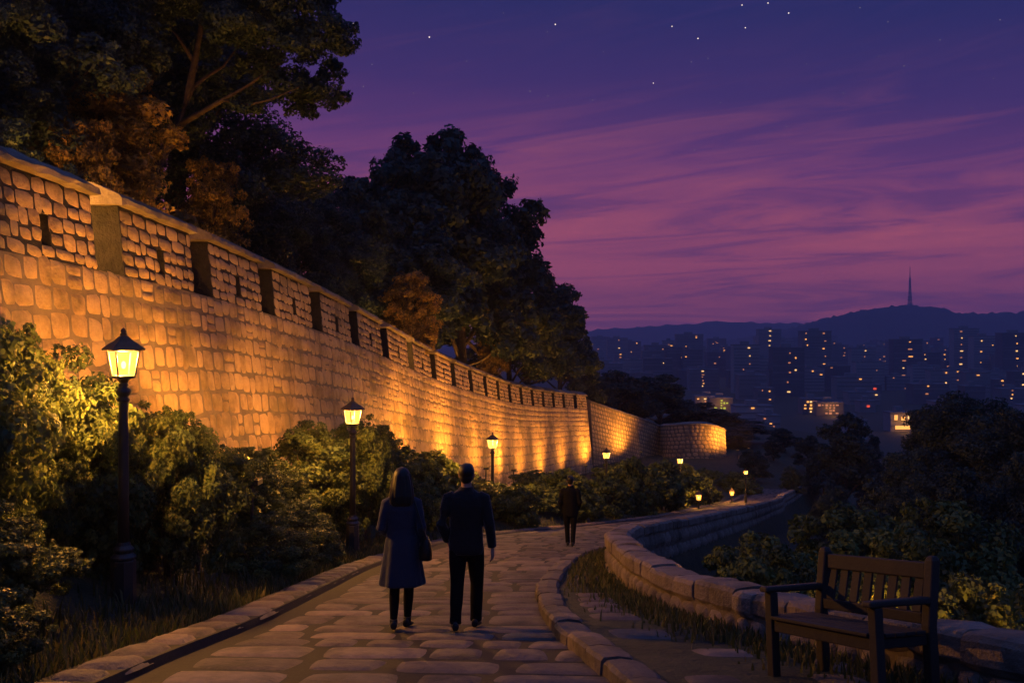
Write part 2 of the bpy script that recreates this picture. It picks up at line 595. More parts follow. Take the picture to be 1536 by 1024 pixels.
def course(mb, P, s0, s1, h0, h1, wmin, wmax, split=0.0, wob=0.0, **kw):
    s = s0
    while s < s1 - 0.02:
        w = RNG.uniform(wmin, wmax)
        e = s + w
        if s1 - e < wmin * .7:
            e = s1
        if split and RNG.random() < split and h1 - h0 > .3:
            hm_ = h0 + (h1 - h0) * RNG.uniform(.4, .6)
            stone(mb, P, s, e, h0, hm_, **kw)
            stone(mb, P, s, e, hm_, h1, **kw)
        else:
            a = RNG.uniform(-1, 1, 2) * wob
            stone(mb, P, s, e, h0 + a[0], h1 + a[1], **kw)
        s = e


def shell(mb, P, s0, s1, profile, step=0.5, rnd=0.4, caps=True, closed=True):
    """a profile of (h, out) carried along s0..s1"""
    n = max(1, int(math.ceil((s1 - s0) / step)))
    ss = np.linspace(s0, s1, n + 1)
    m = len(profile)
    V = []
    for h, o in profile:
        V.append(P(ss, np.full(n + 1, h), np.full(n + 1, o)))
    V = np.stack(V, 1).reshape(-1, 3)
    faces = []
    for i in range(n):
        for j in range(m if closed else m - 1):
            a, b = i * m + j, i * m + (j + 1) % m
            faces.append((a, b, b + m, a + m))
    if caps:
        faces.append(tuple(range(m - 1, -1, -1)))
        faces.append(tuple(range(n * m, n * m + m)))
    mb.add(V, faces, rnd)


def surf(curve, batter):
    def P(s, h, out):
        p = curve.at(s)
        nr = curve.nr(s)
        o = np.asarray(out) + batter * np.asarray(h)
        return np.stack([p[..., 0] + nr[..., 0] * o, p[..., 1] + nr[..., 1] * o, p[..., 2] - h], -1)
    return P


PW = surf(WALL, 0.10)

# ---- fortress wall: body, and for each merlon its own mesh with a coping on top
fw = empty('fortress_wall', (0, 0, 0))
tag(fw, 'long crenellated stone fortress wall lit amber, running down the hill on the left', 'wall')
SILL = 1.25
GAP = 1.1
mb = MB()
shell(mb, PW, WALL.keys[0], WALL.len, [(10.5, 0.0), (SILL + .02, 0.0), (SILL + .02, -1.0), (10.5, -2.0)], step=.6)
mb.build('wall_core', M['mortar'], fw)
mb = MB()
h = SILL + 0.02
sA = WALL.s_of_y(3.0)
k = 0
while h < 9.6:
    dh = min(0.36 + 0.022 * k + RNG.uniform(-.05, .08), .62)
    course(mb, PW, sA - RNG.uniform(0, .4), WALL.len, h, h + dh, 0.28, 0.60 + 0.04 * k, bulge=0.042, gap=0.006, k=.12, jit=.05, sink=.012, split=.10, wob=.035, n=6)
    h += dh
    k += 1
mb.build('wall_face', M['stone'], fw, smooth=True)
for i in range(3, len(KEY) - 1):
    s0, s1 = WALL.keys[i] + GAP, WALL.keys[i + 1]
    c = (s0 + s1) / 2 + .05
    lw = 0.15
    mb = MB()
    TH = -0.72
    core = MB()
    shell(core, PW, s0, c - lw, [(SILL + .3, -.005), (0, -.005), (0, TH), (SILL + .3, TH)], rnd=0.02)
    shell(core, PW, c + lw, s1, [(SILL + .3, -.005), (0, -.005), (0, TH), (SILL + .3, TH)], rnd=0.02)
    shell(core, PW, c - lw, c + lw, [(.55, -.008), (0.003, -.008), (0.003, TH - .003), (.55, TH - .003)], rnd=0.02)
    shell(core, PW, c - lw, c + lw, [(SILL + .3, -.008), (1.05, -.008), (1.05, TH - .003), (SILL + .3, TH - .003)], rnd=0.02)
    far = WALL.at(np.array(s0))[1] > 60
    n = 4 if far else 5
    hs_ = [0.015, .29, .55, .80, 1.05, 1.26]
    for q in range(5):
        h0, h1 = hs_[q], hs_[q + 1]
        if q in (2, 3):
            course(mb, PW, s0, c - lw, h0, h1, .2, .5, n=n, bulge=.034, gap=.006, k=.12, sink=.012, jit=.055, wob=.03)
            course(mb, PW, c + lw, s1, h0, h1, .2, .5, n=n, bulge=.034, gap=.006, k=.12, sink=.012, jit=.055, wob=.03)
        else:
            course(mb, PW, s0, s1, h0, h1, .22, .68, n=n, bulge=.034, gap=.006, k=.12, sink=.012, jit=.055, wob=.03)
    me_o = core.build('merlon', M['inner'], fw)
    mb.build('stone_face', M['stone'], me_o, smooth=True)
    # coping: a gabled slab with an uneven front lip
    mb = MB()
    a0, a1 = s0 - .16, s1 + .10
    m = int((a1 - a0) / .22)
    ss = np.linspace(a0, a1, m + 1)
    prof = [(-.02, -.95), (-.004, .03), (-.03, .15), (-.12, .16), (-.17, .10), (-.40, -.36), (-.43, -.46), (-.16, -.96)]
    V = []
    for hh, oo in prof:
        jo = RNG.normal(0, .014, m + 1) if oo > 0.05 else 0
        jh = RNG.normal(0, .012, m + 1)
        V.append(PW(ss, hh + jh, oo + jo))
    V = np.stack(V, 1).reshape(-1, 3)
    fcs = []
    for a in range(m):
        for b in range(8):
            p, q = a * 8 + b, a * 8 + (b + 1) % 8
            fcs.append((p, q, q + 8, p + 8))
    fcs.append(tuple(range(7, -1, -1)))
    fcs.append(tuple(range(m * 8, m * 8 + 8)))
    mb.add(V, fcs, RNG.uniform(.3, .8))
    mb.build('coping', M['cap'], me_o)

# ---- the two lower stretches beyond
for cv, name, lab, cat in ((SEG2, 'lower_wall', 'plain stone wall without merlons sloping down between fortress wall and round bastion', 'wall'),
                           (SEG3, 'round_bastion', 'rounded stone bastion with a curved top at the far end of the wall', 'bastion')):
    rt = empty(name)
    tag(rt, lab, cat)
    P = surf(cv, 0.06)
    mb = MB()
    shell(mb, P, 0, cv.len, [(9.0, 0.0), (0, 0.0), (0, -.9), (9.0, -1.6)], step=.5)
    mb.build('wall_core', M['mortar'], rt)
    mb = MB()
    h = 0.02
    while h < 7.5:
        dh = RNG.uniform(.40, .52)
        course(mb, P, 0, cv.len, h, h + dh, .4, .8, n=4, bulge=.04, gap=.008, k=.12)
        h += dh
    mb.build('wall_face', M['stone'], rt, smooth=True)
    mb = MB()
    shell(mb, P, 0.003, cv.len - .003, [(-.004, -.92), (-.004, .10), (-.14, .10), (-.34, -.42), (-.12, -.92)], step=.5)
    mb.build('coping', M['cap'], rt)

# ---------------------------------------------------------------- path, edgings, kerb, low wall
LP_ = [(-4, -6), (-4, 2), (-3.84, 8.6), (-3.55, 12), (-3.42, 16), (-3.3, 19), (-2.9, 23), (-2.3, 26.8), (-1.5, 30), (.9, 34.8), (3.3, 39.6), (7.0, 48.5),
       (12.4, 65.5), (16.5, 77), (22.5, 94)]
RP_ = [(2.3, -6), (1.6, 2), (.90, 8.2), (.49, 12), (.63, 16), (1.12, 19.5), (2.0, 22.6), (2.9, 24.8), (3.9, 27.2), (5.6, 32), (7.4, 37.3), (11.0, 47.5), (16.2, 63),
       (19.6, 75), (26.1, 92)]
LC, _ = catmull([(a, b, 0) for a, b in LP_], 0.2)
RC, _ = catmull([(a, b, 0) for a, b in RP_], 0.2)
tl = np.linspace(0, 1, 1500)


def by_key(P):
    key = np.linspace(0, 1, len(P))
    C, kk = catmull([(a, b, 0) for a, b in P], 0.2)
    par = np.interp(np.arange(len(C)), kk, key)
    return np.stack([np.interp(tl, par, C[:, 0]), np.interp(tl, par, C[:, 1])], 1)


LT, RT = by_key(LP_), by_key(RP_)
mid = (LT + RT) / 2
sm = np.concatenate([[0], np.cumsum(np.linalg.norm(np.diff(mid, axis=0), axis=1))])


def path_point(s, w, out, from_right=False):
    s = np.asarray(s, float)
    lx, ly = np.interp(s, sm, LT[:, 0]), np.interp(s, sm, LT[:, 1])
    rx, ry = np.interp(s, sm, RT[:, 0]), np.interp(s, sm, RT[:, 1])
    W = np.hypot(rx - lx, ry - ly)
    t = (W + w) / W if from_right else w / W
    X, Y = lx + (rx - lx) * t, ly + (ry - ly) * t
    return np.stack([X, Y, zp(Y) + out], -1)


def path_w(s):
    lx, ly = np.interp(s, sm, LT[:, 0]), np.interp(s, sm, LT[:, 1])
    rx, ry = np.interp(s, sm, RT[:, 0]), np.interp(s, sm, RT[:, 1])
    return float(np.hypot(rx - lx, ry - ly))


PP = lambda s, w, o: path_point(s, w, o)
PR = lambda s, w, o: path_point(s, w, o, True)
# mortar bed under the flagstones, the gutter and the edging
mb = MB()
ss = np.arange(0, sm[-1], .5)
V, fcs = [], []
cols = [(-.06, -.09), (0.0, -.012), (.52, -.012), (.56, -.10), (.90, -.10), (.94, -.008)]
for s in ss:
    W = path_w(s)
    k_ = sstep((s - 22) / 10)
    for w, o in cols:
        V.append(PP(np.array(s), w, o + (0.06 * k_ if o < -.09 else 0)))
    V.append(PP(np.array(s), W * .6, -.008))
    V.append(PP(np.array(s), W + .02, -.008))
for i in range(len(ss) - 1):
    for j in range(7):
        a = i * 8 + j
        fcs.append((a, a + 1, a + 9, a + 8))
mb.add(V, fcs)
tag(mb.build('path_bed', M['joint']), kind='structure')
mb = MB()
s = 6.0
while s < sm[-1] - 1.2:
    ds = RNG.uniform(.45, .85)
    W = path_w(s)
    w = .95
    while w < W - .02:
        ww = RNG.uniform(.45, 1.15)
        e = w + ww
        if W - e < .45:
            e = W
        if RNG.random() < .16 and ds > .7:
            c_ = s + ds * RNG.uniform(.4, .6)
            stone(mb, PP, s, c_, w, e, bulge=.013, sink=.016, gap=.026, jit=.045, k=.09, n=8)
            stone(mb, PP, c_, s + ds, w, e, bulge=.013, sink=.016, gap=.026, jit=.045, k=.09, n=8)
        else:
            stone(mb, PP, s, s + ds, w, e, bulge=.015, sink=.016, gap=.027, jit=.045, k=.09, n=9)
        w = e
    s += ds
path = mb
for f_i in range(len(path.f)):
    path.f[f_i] = path.f[f_i][::-1]
tag(path.build('path', M['paver'], smooth=True), kind='structure')
mb = MB()
s = 6.0
while s < sm[-1] - 1.2:
    ds = RNG.uniform(.45, .85)
    stone(mb, PP, s, s + ds, 0.0, .54, bulge=.035, sink=.05, gap=.012, jit=.04, k=.08, n=7)
    s += ds
mb.f = [t[::-1] for t in mb.f]
tag(mb.build('path_edging', M['paver'], smooth=True), kind='structure')

# strip between the kerb and the low wall
mb = MB()
V, fcs = [], []
yy = np.arange(-6, 24.6, .4)
for y in yy:
    a, b = float(ev(XK, y)) + .1, float(ev(XR, y)) + .12
    for t in np.linspace(0, 1, 6):
        V.append((a + (b - a) * t, y, float(zp(y)) + .085 + .0 * t))
for i in range(len(yy) - 1):
    for j in range(5):
        a = i * 6 + j
        fcs.append((a, a + 1, a + 7, a + 6))
mb.add(V, fcs)
tag(mb.build('verge', M['soil']), kind='structure')


def PK(s, w, o):       # w measured right of the kerb line, s is Y
    s = np.asarray(s, float)
    return np.stack([ev(XK, s) + w, s, zp(s) + o], -1)


mb = MB()
y = 2.0
while y < 23:
    dy = RNG.uniform(.4, .75)
    wtot = float(ev(XR, y)) - float(ev(XK, y))
    w = .30
    while w < min(wtot - .45, .30 + .55 + .8 * (y < 8)):
        ww = RNG.uniform(.35, .75)
        if RNG.random() < .62:
            stone(mb, PK, y, y + dy, w, min(w + ww, wtot - .1), bulge=.02, sink=.02, gap=.025, jit=.05, k=.1, n=7)
            mb.v[-1][:, 2] += .09
        w += ww
    y += dy
mb.f = [t[::-1] for t in mb.f]
tag(mb.build('verge_paving', M['paver'], smooth=True), kind='structure')
# kerb: long raised blocks following the bend
mb = MB()
y = 0.0
while y < 23.5:
    dy = RNG.uniform(.55, .95)
    g = .012
    n = 5
    hgt = .15 + RNG.uniform(-.012, .012)
    j = RNG.uniform(-.015, .015)
    r_ = RNG.uniform(.2, .9)
    ys_ = np.linspace(y + g, y + dy - g, n)
    ins = np.array([.02, 0, 0, 0, .02])
    prof = [(-.16, -.3, 0), (-.16, hgt - .035, 1), (-.13, hgt - .004, 1), (0.0, hgt + .008, 0), (.13, hgt - .004, -1), (.16, hgt - .035, -1), (.16, -.3, 0)]
    V = []
    for a in range(n):
        for w, o, sgn in prof:
            wob = RNG.normal(0, .006)
            V.append(PK(ys_[a], w + j + sgn * ins[a] + wob, o - ins[a] * .6 * (o > 0)))
    fcs = []
    for a in range(n - 1):
        for b in range(6):
            p = a * 7 + b
            fcs.append((p, p + 7, p + 8, p + 1))
    fcs.append(tuple(range(0, 7)))
    fcs.append(tuple(range((n - 1) * 7 + 6, (n - 1) * 7 - 1, -1)))
    mb.add(np.array(V), fcs, r_)
    y += dy
tag(mb.build('kerb', M['paver'], smooth=False), kind='structure')

# low wall along the drop
ylw = np.concatenate([np.arange(2, 30, 1.0), np.arange(30, 93, 3.0)])
LOW = Curve([(float(ev(XR, y)), y, float(zp(y)) + float(ev(HT, y))) for y in ylw])


def PL(s, h, out):      # out towards the path (left)
    p, nr = LOW.at(s), LOW.nr(s)
    return np.stack([p[..., 0] - nr[..., 0] * out, p[..., 1] - nr[..., 1] * out, p[..., 2] - h], -1)


def PLB(s, h, out):     # the valley side
    p, nr = LOW.at(s), LOW.nr(s)
    o = np.asarray(out) + .40 + .08 * np.asarray(h)
    return np.stack([p[..., 0] + nr[..., 0] * o, p[..., 1] + nr[..., 1] * o, p[..., 2] - h], -1)


lw_ = empty('low_stone_wall')
tag(lw_, 'low parapet wall of rough stone blocks curving along the drop behind the bench', 'wall')
mb = MB()
shell(mb, PL, 0, LOW.len, [(3.6, -.60), (.12, -.39), (.12, -.01), (3.6, -.01)], step=.4)
mb.build('wall_core', M['mortar'], lw_)
mb = MB()
h = .25
for dh in (.27, .27, .25):
    course(mb, PL, 0, LOW.s_of_y(26), h, h + dh, .24, .42, bulge=.04, gap=.012, n=6)
    course(mb, PL, LOW.s_of_y(26), LOW.len, h, h + dh, .4, .7, bulge=.04, gap=.012, n=4)
    h += dh
mb.f = [t[::-1] for t in mb.f]
mb.build('wall_face', M['lowstone'], lw_, smooth=True)
mb = MB()
h = .25
while h < 3.2:
    course(mb, PLB, LOW.s_of_y(17), LOW.len, h, h + .36, .4, .8, bulge=.04, n=4)
    h += .36
mb.build('outer_face', M['lowstone'], lw_, smooth=True)
mb = MB()
s = 0.0
while s < LOW.len - .3:
    ds = RNG.uniform(.36, .62) if s < 26 else RNG.uniform(.7, 1.1)
    e = min(s + ds, LOW.len)
    # a block: front, rounded top edges, back
    g, n = .010, 4
    sj = np.linspace(s + g, e - g, n)
    ins = np.array([.022, 0, 0, .022])
    dz = RNG.uniform(-.022, .022)
    dj = RNG.uniform(-.015, .02)
    prof = [(.25, .0), (.20, .035), (.05, .035), (.012, .005), (0, -.05), (-.006, -.2), (.004, -.36), (.05, -.43), (.2, -.43), (.25, -.40)]
    V = []
    for a in range(n):
        for hh, oo in prof:
            oi = oo - math.copysign(ins[a], oo + .2)
            V.append(PL(np.array(sj[a]), hh + ins[a] * (.5 if hh < .1 else 0) + dz * (hh < .1) + RNG.normal(0, .004), oi + dj + RNG.normal(0, .004)))
    fcs = []
    m = len(prof)
    for a in range(n - 1):
        for b in range(m - 1):
            p = a * m + b
            fcs.append((p, p + 1, p + m + 1, p + m))
    fcs.append(tuple(range(m - 1, -1, -1)))
    fcs.append(tuple(range((n - 1) * m, n * m)))
    mb.add(np.array(V), fcs, RNG.uniform(.15, .9))
    s = e
o = mb.build('coping_blocks', M['lowstone'], lw_, smooth=False)


# ---------------------------------------------------------------- street lamps
FLOOD = 1.0
def add_light(name, parent, loc, power, radius=.06, col=LAMP, spot=None, rot=(0, 0, 0)):
    ld = bpy.data.lights.new(name, 'SPOT' if spot else 'POINT')
    ld.energy = power
    ld.color = col
    ld.shadow_soft_size = radius
    if spot:
        ld.spot_size = math.radians(spot)
        ld.spot_blend = 1.0
    lo = bpy.data.objects.new(name, ld)
    link(lo, parent)
    lo.location = loc
    lo.rotation_euler = rot
    return lo


def lantern(root, z0, sc=1.0, rot=math.pi / 4, power=100, bulb=True):
    """tray, four glass panes, frame, roof and finial on top of a pole; z0 is the tray's underside"""
    r0, r1, hg = .125 * sc, .175 * sc, .385 * sc      # half widths of the glass at bottom and top, its height
    zb = z0 + .10 * sc
    mb = MB()
    mb.lathe([(.045 * sc, z0 - .02), (.06 * sc, z0), (.10 * sc, z0 + .05 * sc), (.185 * sc, z0 + .075 * sc), (.19 * sc, zb - .004)], n=4, rot=rot)
    mb.build('tray', M['iron'], root)
    cor = lambda r, z, k: Vector((math.cos(rot + k * math.pi / 2) * r * 1.414, math.sin(rot + k * math.pi / 2) * r * 1.414, z))
    for k in range(4):
        a, b, c, d = cor(r0 * .98, zb + .01, k), cor(r0 * .98, zb + .01, k + 1), cor(r1 * .98, zb + hg - .01, k + 1), cor(r1 * .98, zb + hg - .01, k)
        inn = ((a + b + c + d) / 4)
        nv = Vector((inn.x, inn.y, 0)).normalized() * .006
        mb = MB()
        mb.add([a, b, c, d, a - nv, b - nv, c - nv, d - nv], [(0, 1, 2, 3), (7, 6, 5, 4), (0, 4, 5, 1), (1, 5, 6, 2), (2, 6, 7, 3), (3, 7, 4, 0)])
        mb.build('pane', M['glass'], root)
    mb = MB()
    for k in range(4):
        mb.tube([cor(r0, zb, k), cor(r1, zb + hg, k)], .014 * sc, n=6)
        mb.tube([cor(r1, zb + hg, k), cor(r1, zb + hg, k + 1)], .016 * sc, n=6)
        mb.tube([cor(r0, zb, k), cor(r0, zb, k + 1)], .014 * sc, n=6)
    mb.build('frame', M['iron'], root)
    zr = zb + hg
    mb = MB()
    mb.lathe([(.21 * sc, zr - .002), (.345 * sc, zr + .005), (.35 * sc, zr + .03 * sc), (.255 * sc, zr + .095 * sc), (.16 * sc, zr + .15 * sc), (.085 * sc, zr + .215 * sc), (.05 * sc, zr + .235 * sc)],
             n=4, rot=rot)
    mb.build('roof', M['roofiron'], root, bevel=.006)
    mb = MB()
    mb.lathe([(.04 * sc, zr + .232 * sc), (.058 * sc, zr + .25 * sc), (.03 * sc, zr + .27 * sc), (.045 * sc, zr + .30 * sc), (.034 * sc, zr + .325 * sc), (.004, zr + .35 * sc)], n=10)
    mb.build('finial', M['roofiron'], root, smooth=True)
    if bulb:
        mb = MB()
        mb.ball((0, 0, zb + .17 * sc), (.035 * sc, .035 * sc, .06 * sc))
        mb.build('bulb', M['bulb'], root, smooth=True)
    add_light('lamp_light', root, (0, 0, zb + .27 * sc), power, .05)


def street_lamp():
    r = empty('street_lamp')
    mb = MB()
    mb.lathe([(.17, -.5), (.17, .06), (.15, .08), (.145, .70), (.13, .72)], n=8, rot=math.pi / 8)
    mb.build('base', M['iron'], r)
    mb = MB()
    mb.lathe([(.13, .715), (.15, .735), (.15, .755), (.105, .80), (.12, .83), (.12, .85), (.085, .89), (.075, .93)], n=16)
    mb.build('collar', M['iron'], r, smooth=False)
    mb = MB()
    mb.lathe([(.068, .92), (.062, 1.6), (.055, 2.64), (.052, 2.66)], n=14)
    mb.build('pole', M['iron'], r, smooth=True)
    mb = MB()
    mb.lathe([(.053, 2.62), (.075, 2.64), (.075, 2.665), (.05, 2.69), (.085, 2.72), (.095, 2.75), (.085, 2.78), (.05, 2.81), (.065, 2.83), (.045, 2.86)], n=14)
    mb.build('knob', M['iron'], r, smooth=True)
    lantern(r, 2.86, sc=.80, rot=0.0 + math.radians(86), power=260)
    return r


# where each lamp stands: (X, Y, scale, light power)
LAMPS = [
    (-4.72, 12.15, 'black street lamp nearest the viewer, its whole post standing clear of the leafy bushes', 1400, 1.0),
    (-3.52, 22.1, 'black street lamp behind the walking woman, lower post lost in the bushes', 1350, 1.0),
    (-.74, 38.0, 'black street lamp just right of the walking man, close under the crenellated wall', 1900, 1.0),
    (5.15, 54.6, 'small lit street lamp right of the lone walker, below the end of the crenellated wall', 1500, 1.0),
    (11.75, 70.0, 'distant lit street lamp in front of the round bastion', 1800, 1.0),
    (17.3, 74.0, 'farthest lit street lamp, beyond the bastion where the path ends', 1100, .72),
]
proto = street_lamp()
for i, (x, y, lab, pw, sc) in enumerate(LAMPS):
    o = proto if i == 0 else copy_tree(proto)
    d = float(ev(XL, y)) - x
    z = float(zp(y)) - (.06 if d > 0 else 0)
    o.location = (x, y, z)
    o.scale = (sc, sc, sc)
    tag(o, lab, 'street lamp', 'street lamps along the path')
    for ch in o.children:
        if ch.type == 'LIGHT':
            ch.data = ch.data.copy()
            ch.data.energy = pw
# two short path lights at the edge of the far bend
for i, (x, y, lab) in enumerate(((11.2, 60.0, 'small glowing path light on a short post, nearer of the two at the far bend'),
                                 (16.6, 75.5, 'small glowing path light on a short post, farther of the two at the far bend'))):
    r = empty('path_light', (x, y, float(zp(y)) - .03))
    tag(r, lab, 'path light', 'short path lights at the far bend')
    mb = MB()
    mb.lathe([(.09, -.3), (.09, .05), (.05, .08), (.045, .42), (.06, .44)], n=10)
    mb.build('post', M['iron'], r)
    lantern(r, .44, sc=.85, power=160)


# ---------------------------------------------------------------- floodlights at the wall foot (the pools of light on the stones)
def floodlight(cv, s, dist, z_up, power, tilt, back, lab, spot=155, batter=.1):
    """a spot on a stake; the beam leans to the wall and back along it (uphill), so the crenels' near sides stay dark"""
    p = cv.at(np.array(s))
    nr = cv.nr(np.array(s))
    b = batter * 6
    x, y = p[0] + nr[0] * (dist + b), p[1] + nr[1] * (dist + b)
    gz = float(zg(x, y))
    r = empty('floodlight', (x, y, gz), math.atan2(nr[1], nr[0]))        # local +x points away from the wall, +y along it
    tag(r, lab, 'floodlight', 'floodlights hidden in the bushes at the wall foot')
    mb = MB()
    mb.lathe([(.10, -.4), (.10, .02), (.03, .03), (.03, z_up - .1)], n=8)
    mb.build('stake', M['iron'], r)
    mb = MB()
    mb.box(-.10, .16, -.16, .16, z_up - .12, z_up - .015)
    mb.build('housing', M['iron'], r, bevel=.01)
    mb = MB()
    mb.box(-.095, .145, -.145, .145, z_up - .013, z_up - .004)
    mb.build('lens', M['dimlens'], r)
    lo = add_light('flood_beam', r, (0, 0, z_up + .02), power, .10, col=(1.0, .37, .042), spot=spot)
    d = Vector((-math.tan(math.radians(tilt)), -math.tan(math.radians(back)), 1)).normalized()
    lo.rotation_euler = (-d).to_track_quat('Z', 'Y').to_euler()


FL = [(15.2, 'floodlight in the bank just right of the nearest lamp', 2300, 2.5),
      (18.6, 'floodlight in the bank between the first and second lamps', 2300, 2.3),
      (33.0, 'floodlight at the wall foot behind the second lamp', 3800, 2.4),
      (49.0, 'floodlight at the wall foot left of the third lamp', 4200, 2.6),
      (64.0, 'floodlight at the wall foot right of the third lamp', 4300, 2.7),
      (80.0, 'floodlight at the wall foot before the wall end', 3300, 2.7),
      (98.0, 'floodlight at the foot of the wall end', 4600, 2.6),
      (26.0, 'floodlight in the bank just right of the second lamp post', 900, 2.5),
      (41.0, 'floodlight at the wall foot above the walking couple', 2200, 2.6),
      (56.5, 'floodlight at the wall foot left of the lone walker', 2500, 2.7),
      (72.0, 'floodlight at the wall foot above the lone walker', 2500, 2.7),
      (89.0, 'floodlight at the wall foot right of the lone walker', 2500, 2.7)]
for y, lab, pw, d in FL:
    floodlight(WALL, WALL.s_of_y(y), d - .6, 1.3, pw * FLOOD, 30, 8, lab, spot=160)
floodlight(SEG2, SEG2.len * .35, 2.4, 1.2, 5600 * FLOOD, 30, 8, 'floodlight at the foot of the plain lower wall', batter=.06)
floodlight(SEG3, SEG3.len * .52, 2.4, 1.0, 5200 * FLOOD, 30, 5, 'floodlight at the foot of the bastion, front', batter=.06)
floodlight(SEG3, SEG3.len * .66, 2.4, 1.0, 6500 * FLOOD, 30, 8, 'floodlight at the foot of the bastion, right side', batter=.06)


# ---------------------------------------------------------------- foliage
def leaf_cloud(blobs, n, size, seed, clumps=26, sig=.17, up=.3, inner=.16, flat=.8, aspect=.55, lowcut=-.55, reach=1.06):
    rng = np.random.default_rng(seed)
    wts = np.array([b[1][0] * b[1][1] + b[1][2] * b[1][0] for b in blobs])
    cnt = (wts / wts.sum() * n).astype(int)
    P_, O_, R_ = [], [], []
    for (c, r), m in zip(blobs, cnt):
        c, r = np.array(c, float), np.array(r, float)
        d = rng.normal(size=(clumps * 3, 3))
        d /= np.linalg.norm(d, axis=1)[:, None]
        d = d[d[:, 2] > lowcut][:clumps]
        cp = c + d * r * rng.uniform(.70, reach, (len(d), 1))
        cs = rng.uniform(.55, 1.35, len(d))
        pr = cs ** 2 / (cs ** 2).sum()
        idx = rng.choice(len(d), m, p=pr)
        g = rng.normal(size=(m, 3))
        g /= np.maximum(np.linalg.norm(g, axis=1), 1e-6)[:, None]
        rad = rng.uniform(.25, 1, m) ** .45
        pts = cp[idx] + g * (rad * cs[idx])[:, None] * sig * 1.75 * r.mean() * np.array([1, 1, flat])
        crnd = rng.uniform(0, 1, len(d))[idx]
        onr = (pts - cp[idx]) * 1.0 / (sig * r.mean()) + (pts - c) / r
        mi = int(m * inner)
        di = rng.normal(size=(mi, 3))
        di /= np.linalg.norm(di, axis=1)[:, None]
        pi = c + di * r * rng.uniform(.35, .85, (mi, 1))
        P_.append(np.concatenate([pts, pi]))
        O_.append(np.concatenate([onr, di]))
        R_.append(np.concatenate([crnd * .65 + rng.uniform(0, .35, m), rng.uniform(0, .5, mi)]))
    P_, O_, R_ = np.concatenate(P_), np.concatenate(O_), np.concatenate(R_)
    m = len(P_)
    nrm = O_ / np.linalg.norm(O_, axis=1)[:, None] + rng.normal(0, .55, (m, 3)) + np.array([0, 0, up])
    nrm /= np.linalg.norm(nrm, axis=1)[:, None]
    t = rng.normal(size=(m, 3)) + np.array([0, 0, -.35])
    t -= (t * nrm).sum(1)[:, None] * nrm
    t /= np.linalg.norm(t, axis=1)[:, None]
    b = np.cross(nrm, t)
    L = size * rng.uniform(.5, 1.5, (m, 1))
    Wd = L * aspect
    fold = nrm * L * .10
    V = np.stack([P_ - t * L * .5, P_ + b * Wd * .5 + fold - t * L * .05, P_ + t * L * .5 - nrm * L * .08, P_ - b * Wd * .5 + fold - t * L * .05], 1).reshape(-1, 3)
    Q = np.arange(m * 4).reshape(m, 4)
    return V, Q, np.repeat(np.clip(R_, 0, 1), 4)


def plant(name, crown_me, trunk_me, loc, scale, rz, lab, cat, group, crown='crown', trunk='trunk', sz=None):
    r = empty(name, loc, rz)
    tag(r, lab, cat, group)
    r.scale = (scale, scale, scale if sz is None else sz)
    link(bpy.data.objects.new(crown, crown_me), r)
    if trunk_me:
        link(bpy.data.objects.new(trunk, trunk_me), r)
    return r


def stems_mesh(name, ends, r0, seed):
    rng = np.random.default_rng(seed)
    mb = MB()
    for e in ends:
        e = np.array(e, float)
        m1 = e * .45 + rng.normal(0, .06, 3) * np.linalg.norm(e)
        m1[2] = e[2] * .5
        mb.tube([(e[0] * .06, e[1] * .06, -.4), tuple(m1), tuple(e)], [r0, r0 * .7, r0 * .25], n=6)
    me = mb.mesh(name)
    me.materials.append(M['bark'])
    return me


# bushes: three shapes, about 2.4 m wide and 2 m tall
def bush_blobs(seed):
    rng = np.random.default_rng(seed)
    bl = [((0, 0, .95), (1.0, 1.0, .85))]
    for k in range(5):
        a = rng.uniform(0, 6.28)
        d = rng.uniform(.55, .95)
        r = rng.uniform(.42, .65)
        bl.append(((math.cos(a) * d, math.sin(a) * d, rng.uniform(.4, 1.15)), (r, r, r * .9)))
    bl.append(((rng.uniform(-.3, .3), rng.uniform(-.3, .3), 1.6), (.5, .5, .42)))
    return bl


BUSH = []
for sd in (11, 12, 13):
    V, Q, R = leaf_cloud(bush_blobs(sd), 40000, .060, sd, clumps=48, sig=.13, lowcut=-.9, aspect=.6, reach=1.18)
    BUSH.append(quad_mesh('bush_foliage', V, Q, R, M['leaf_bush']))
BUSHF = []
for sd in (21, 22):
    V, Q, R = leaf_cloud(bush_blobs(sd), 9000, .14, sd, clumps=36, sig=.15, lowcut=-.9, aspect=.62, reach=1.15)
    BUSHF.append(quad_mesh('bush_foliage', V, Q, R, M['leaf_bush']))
STEM = stems_mesh('bush_stems', [(.5, .2, 1.3), (-.5, .3, 1.2), (.1, -.55, 1.25), (-.2, -.1, 1.6), (.4, -.4, 1.1)], .035, 5)

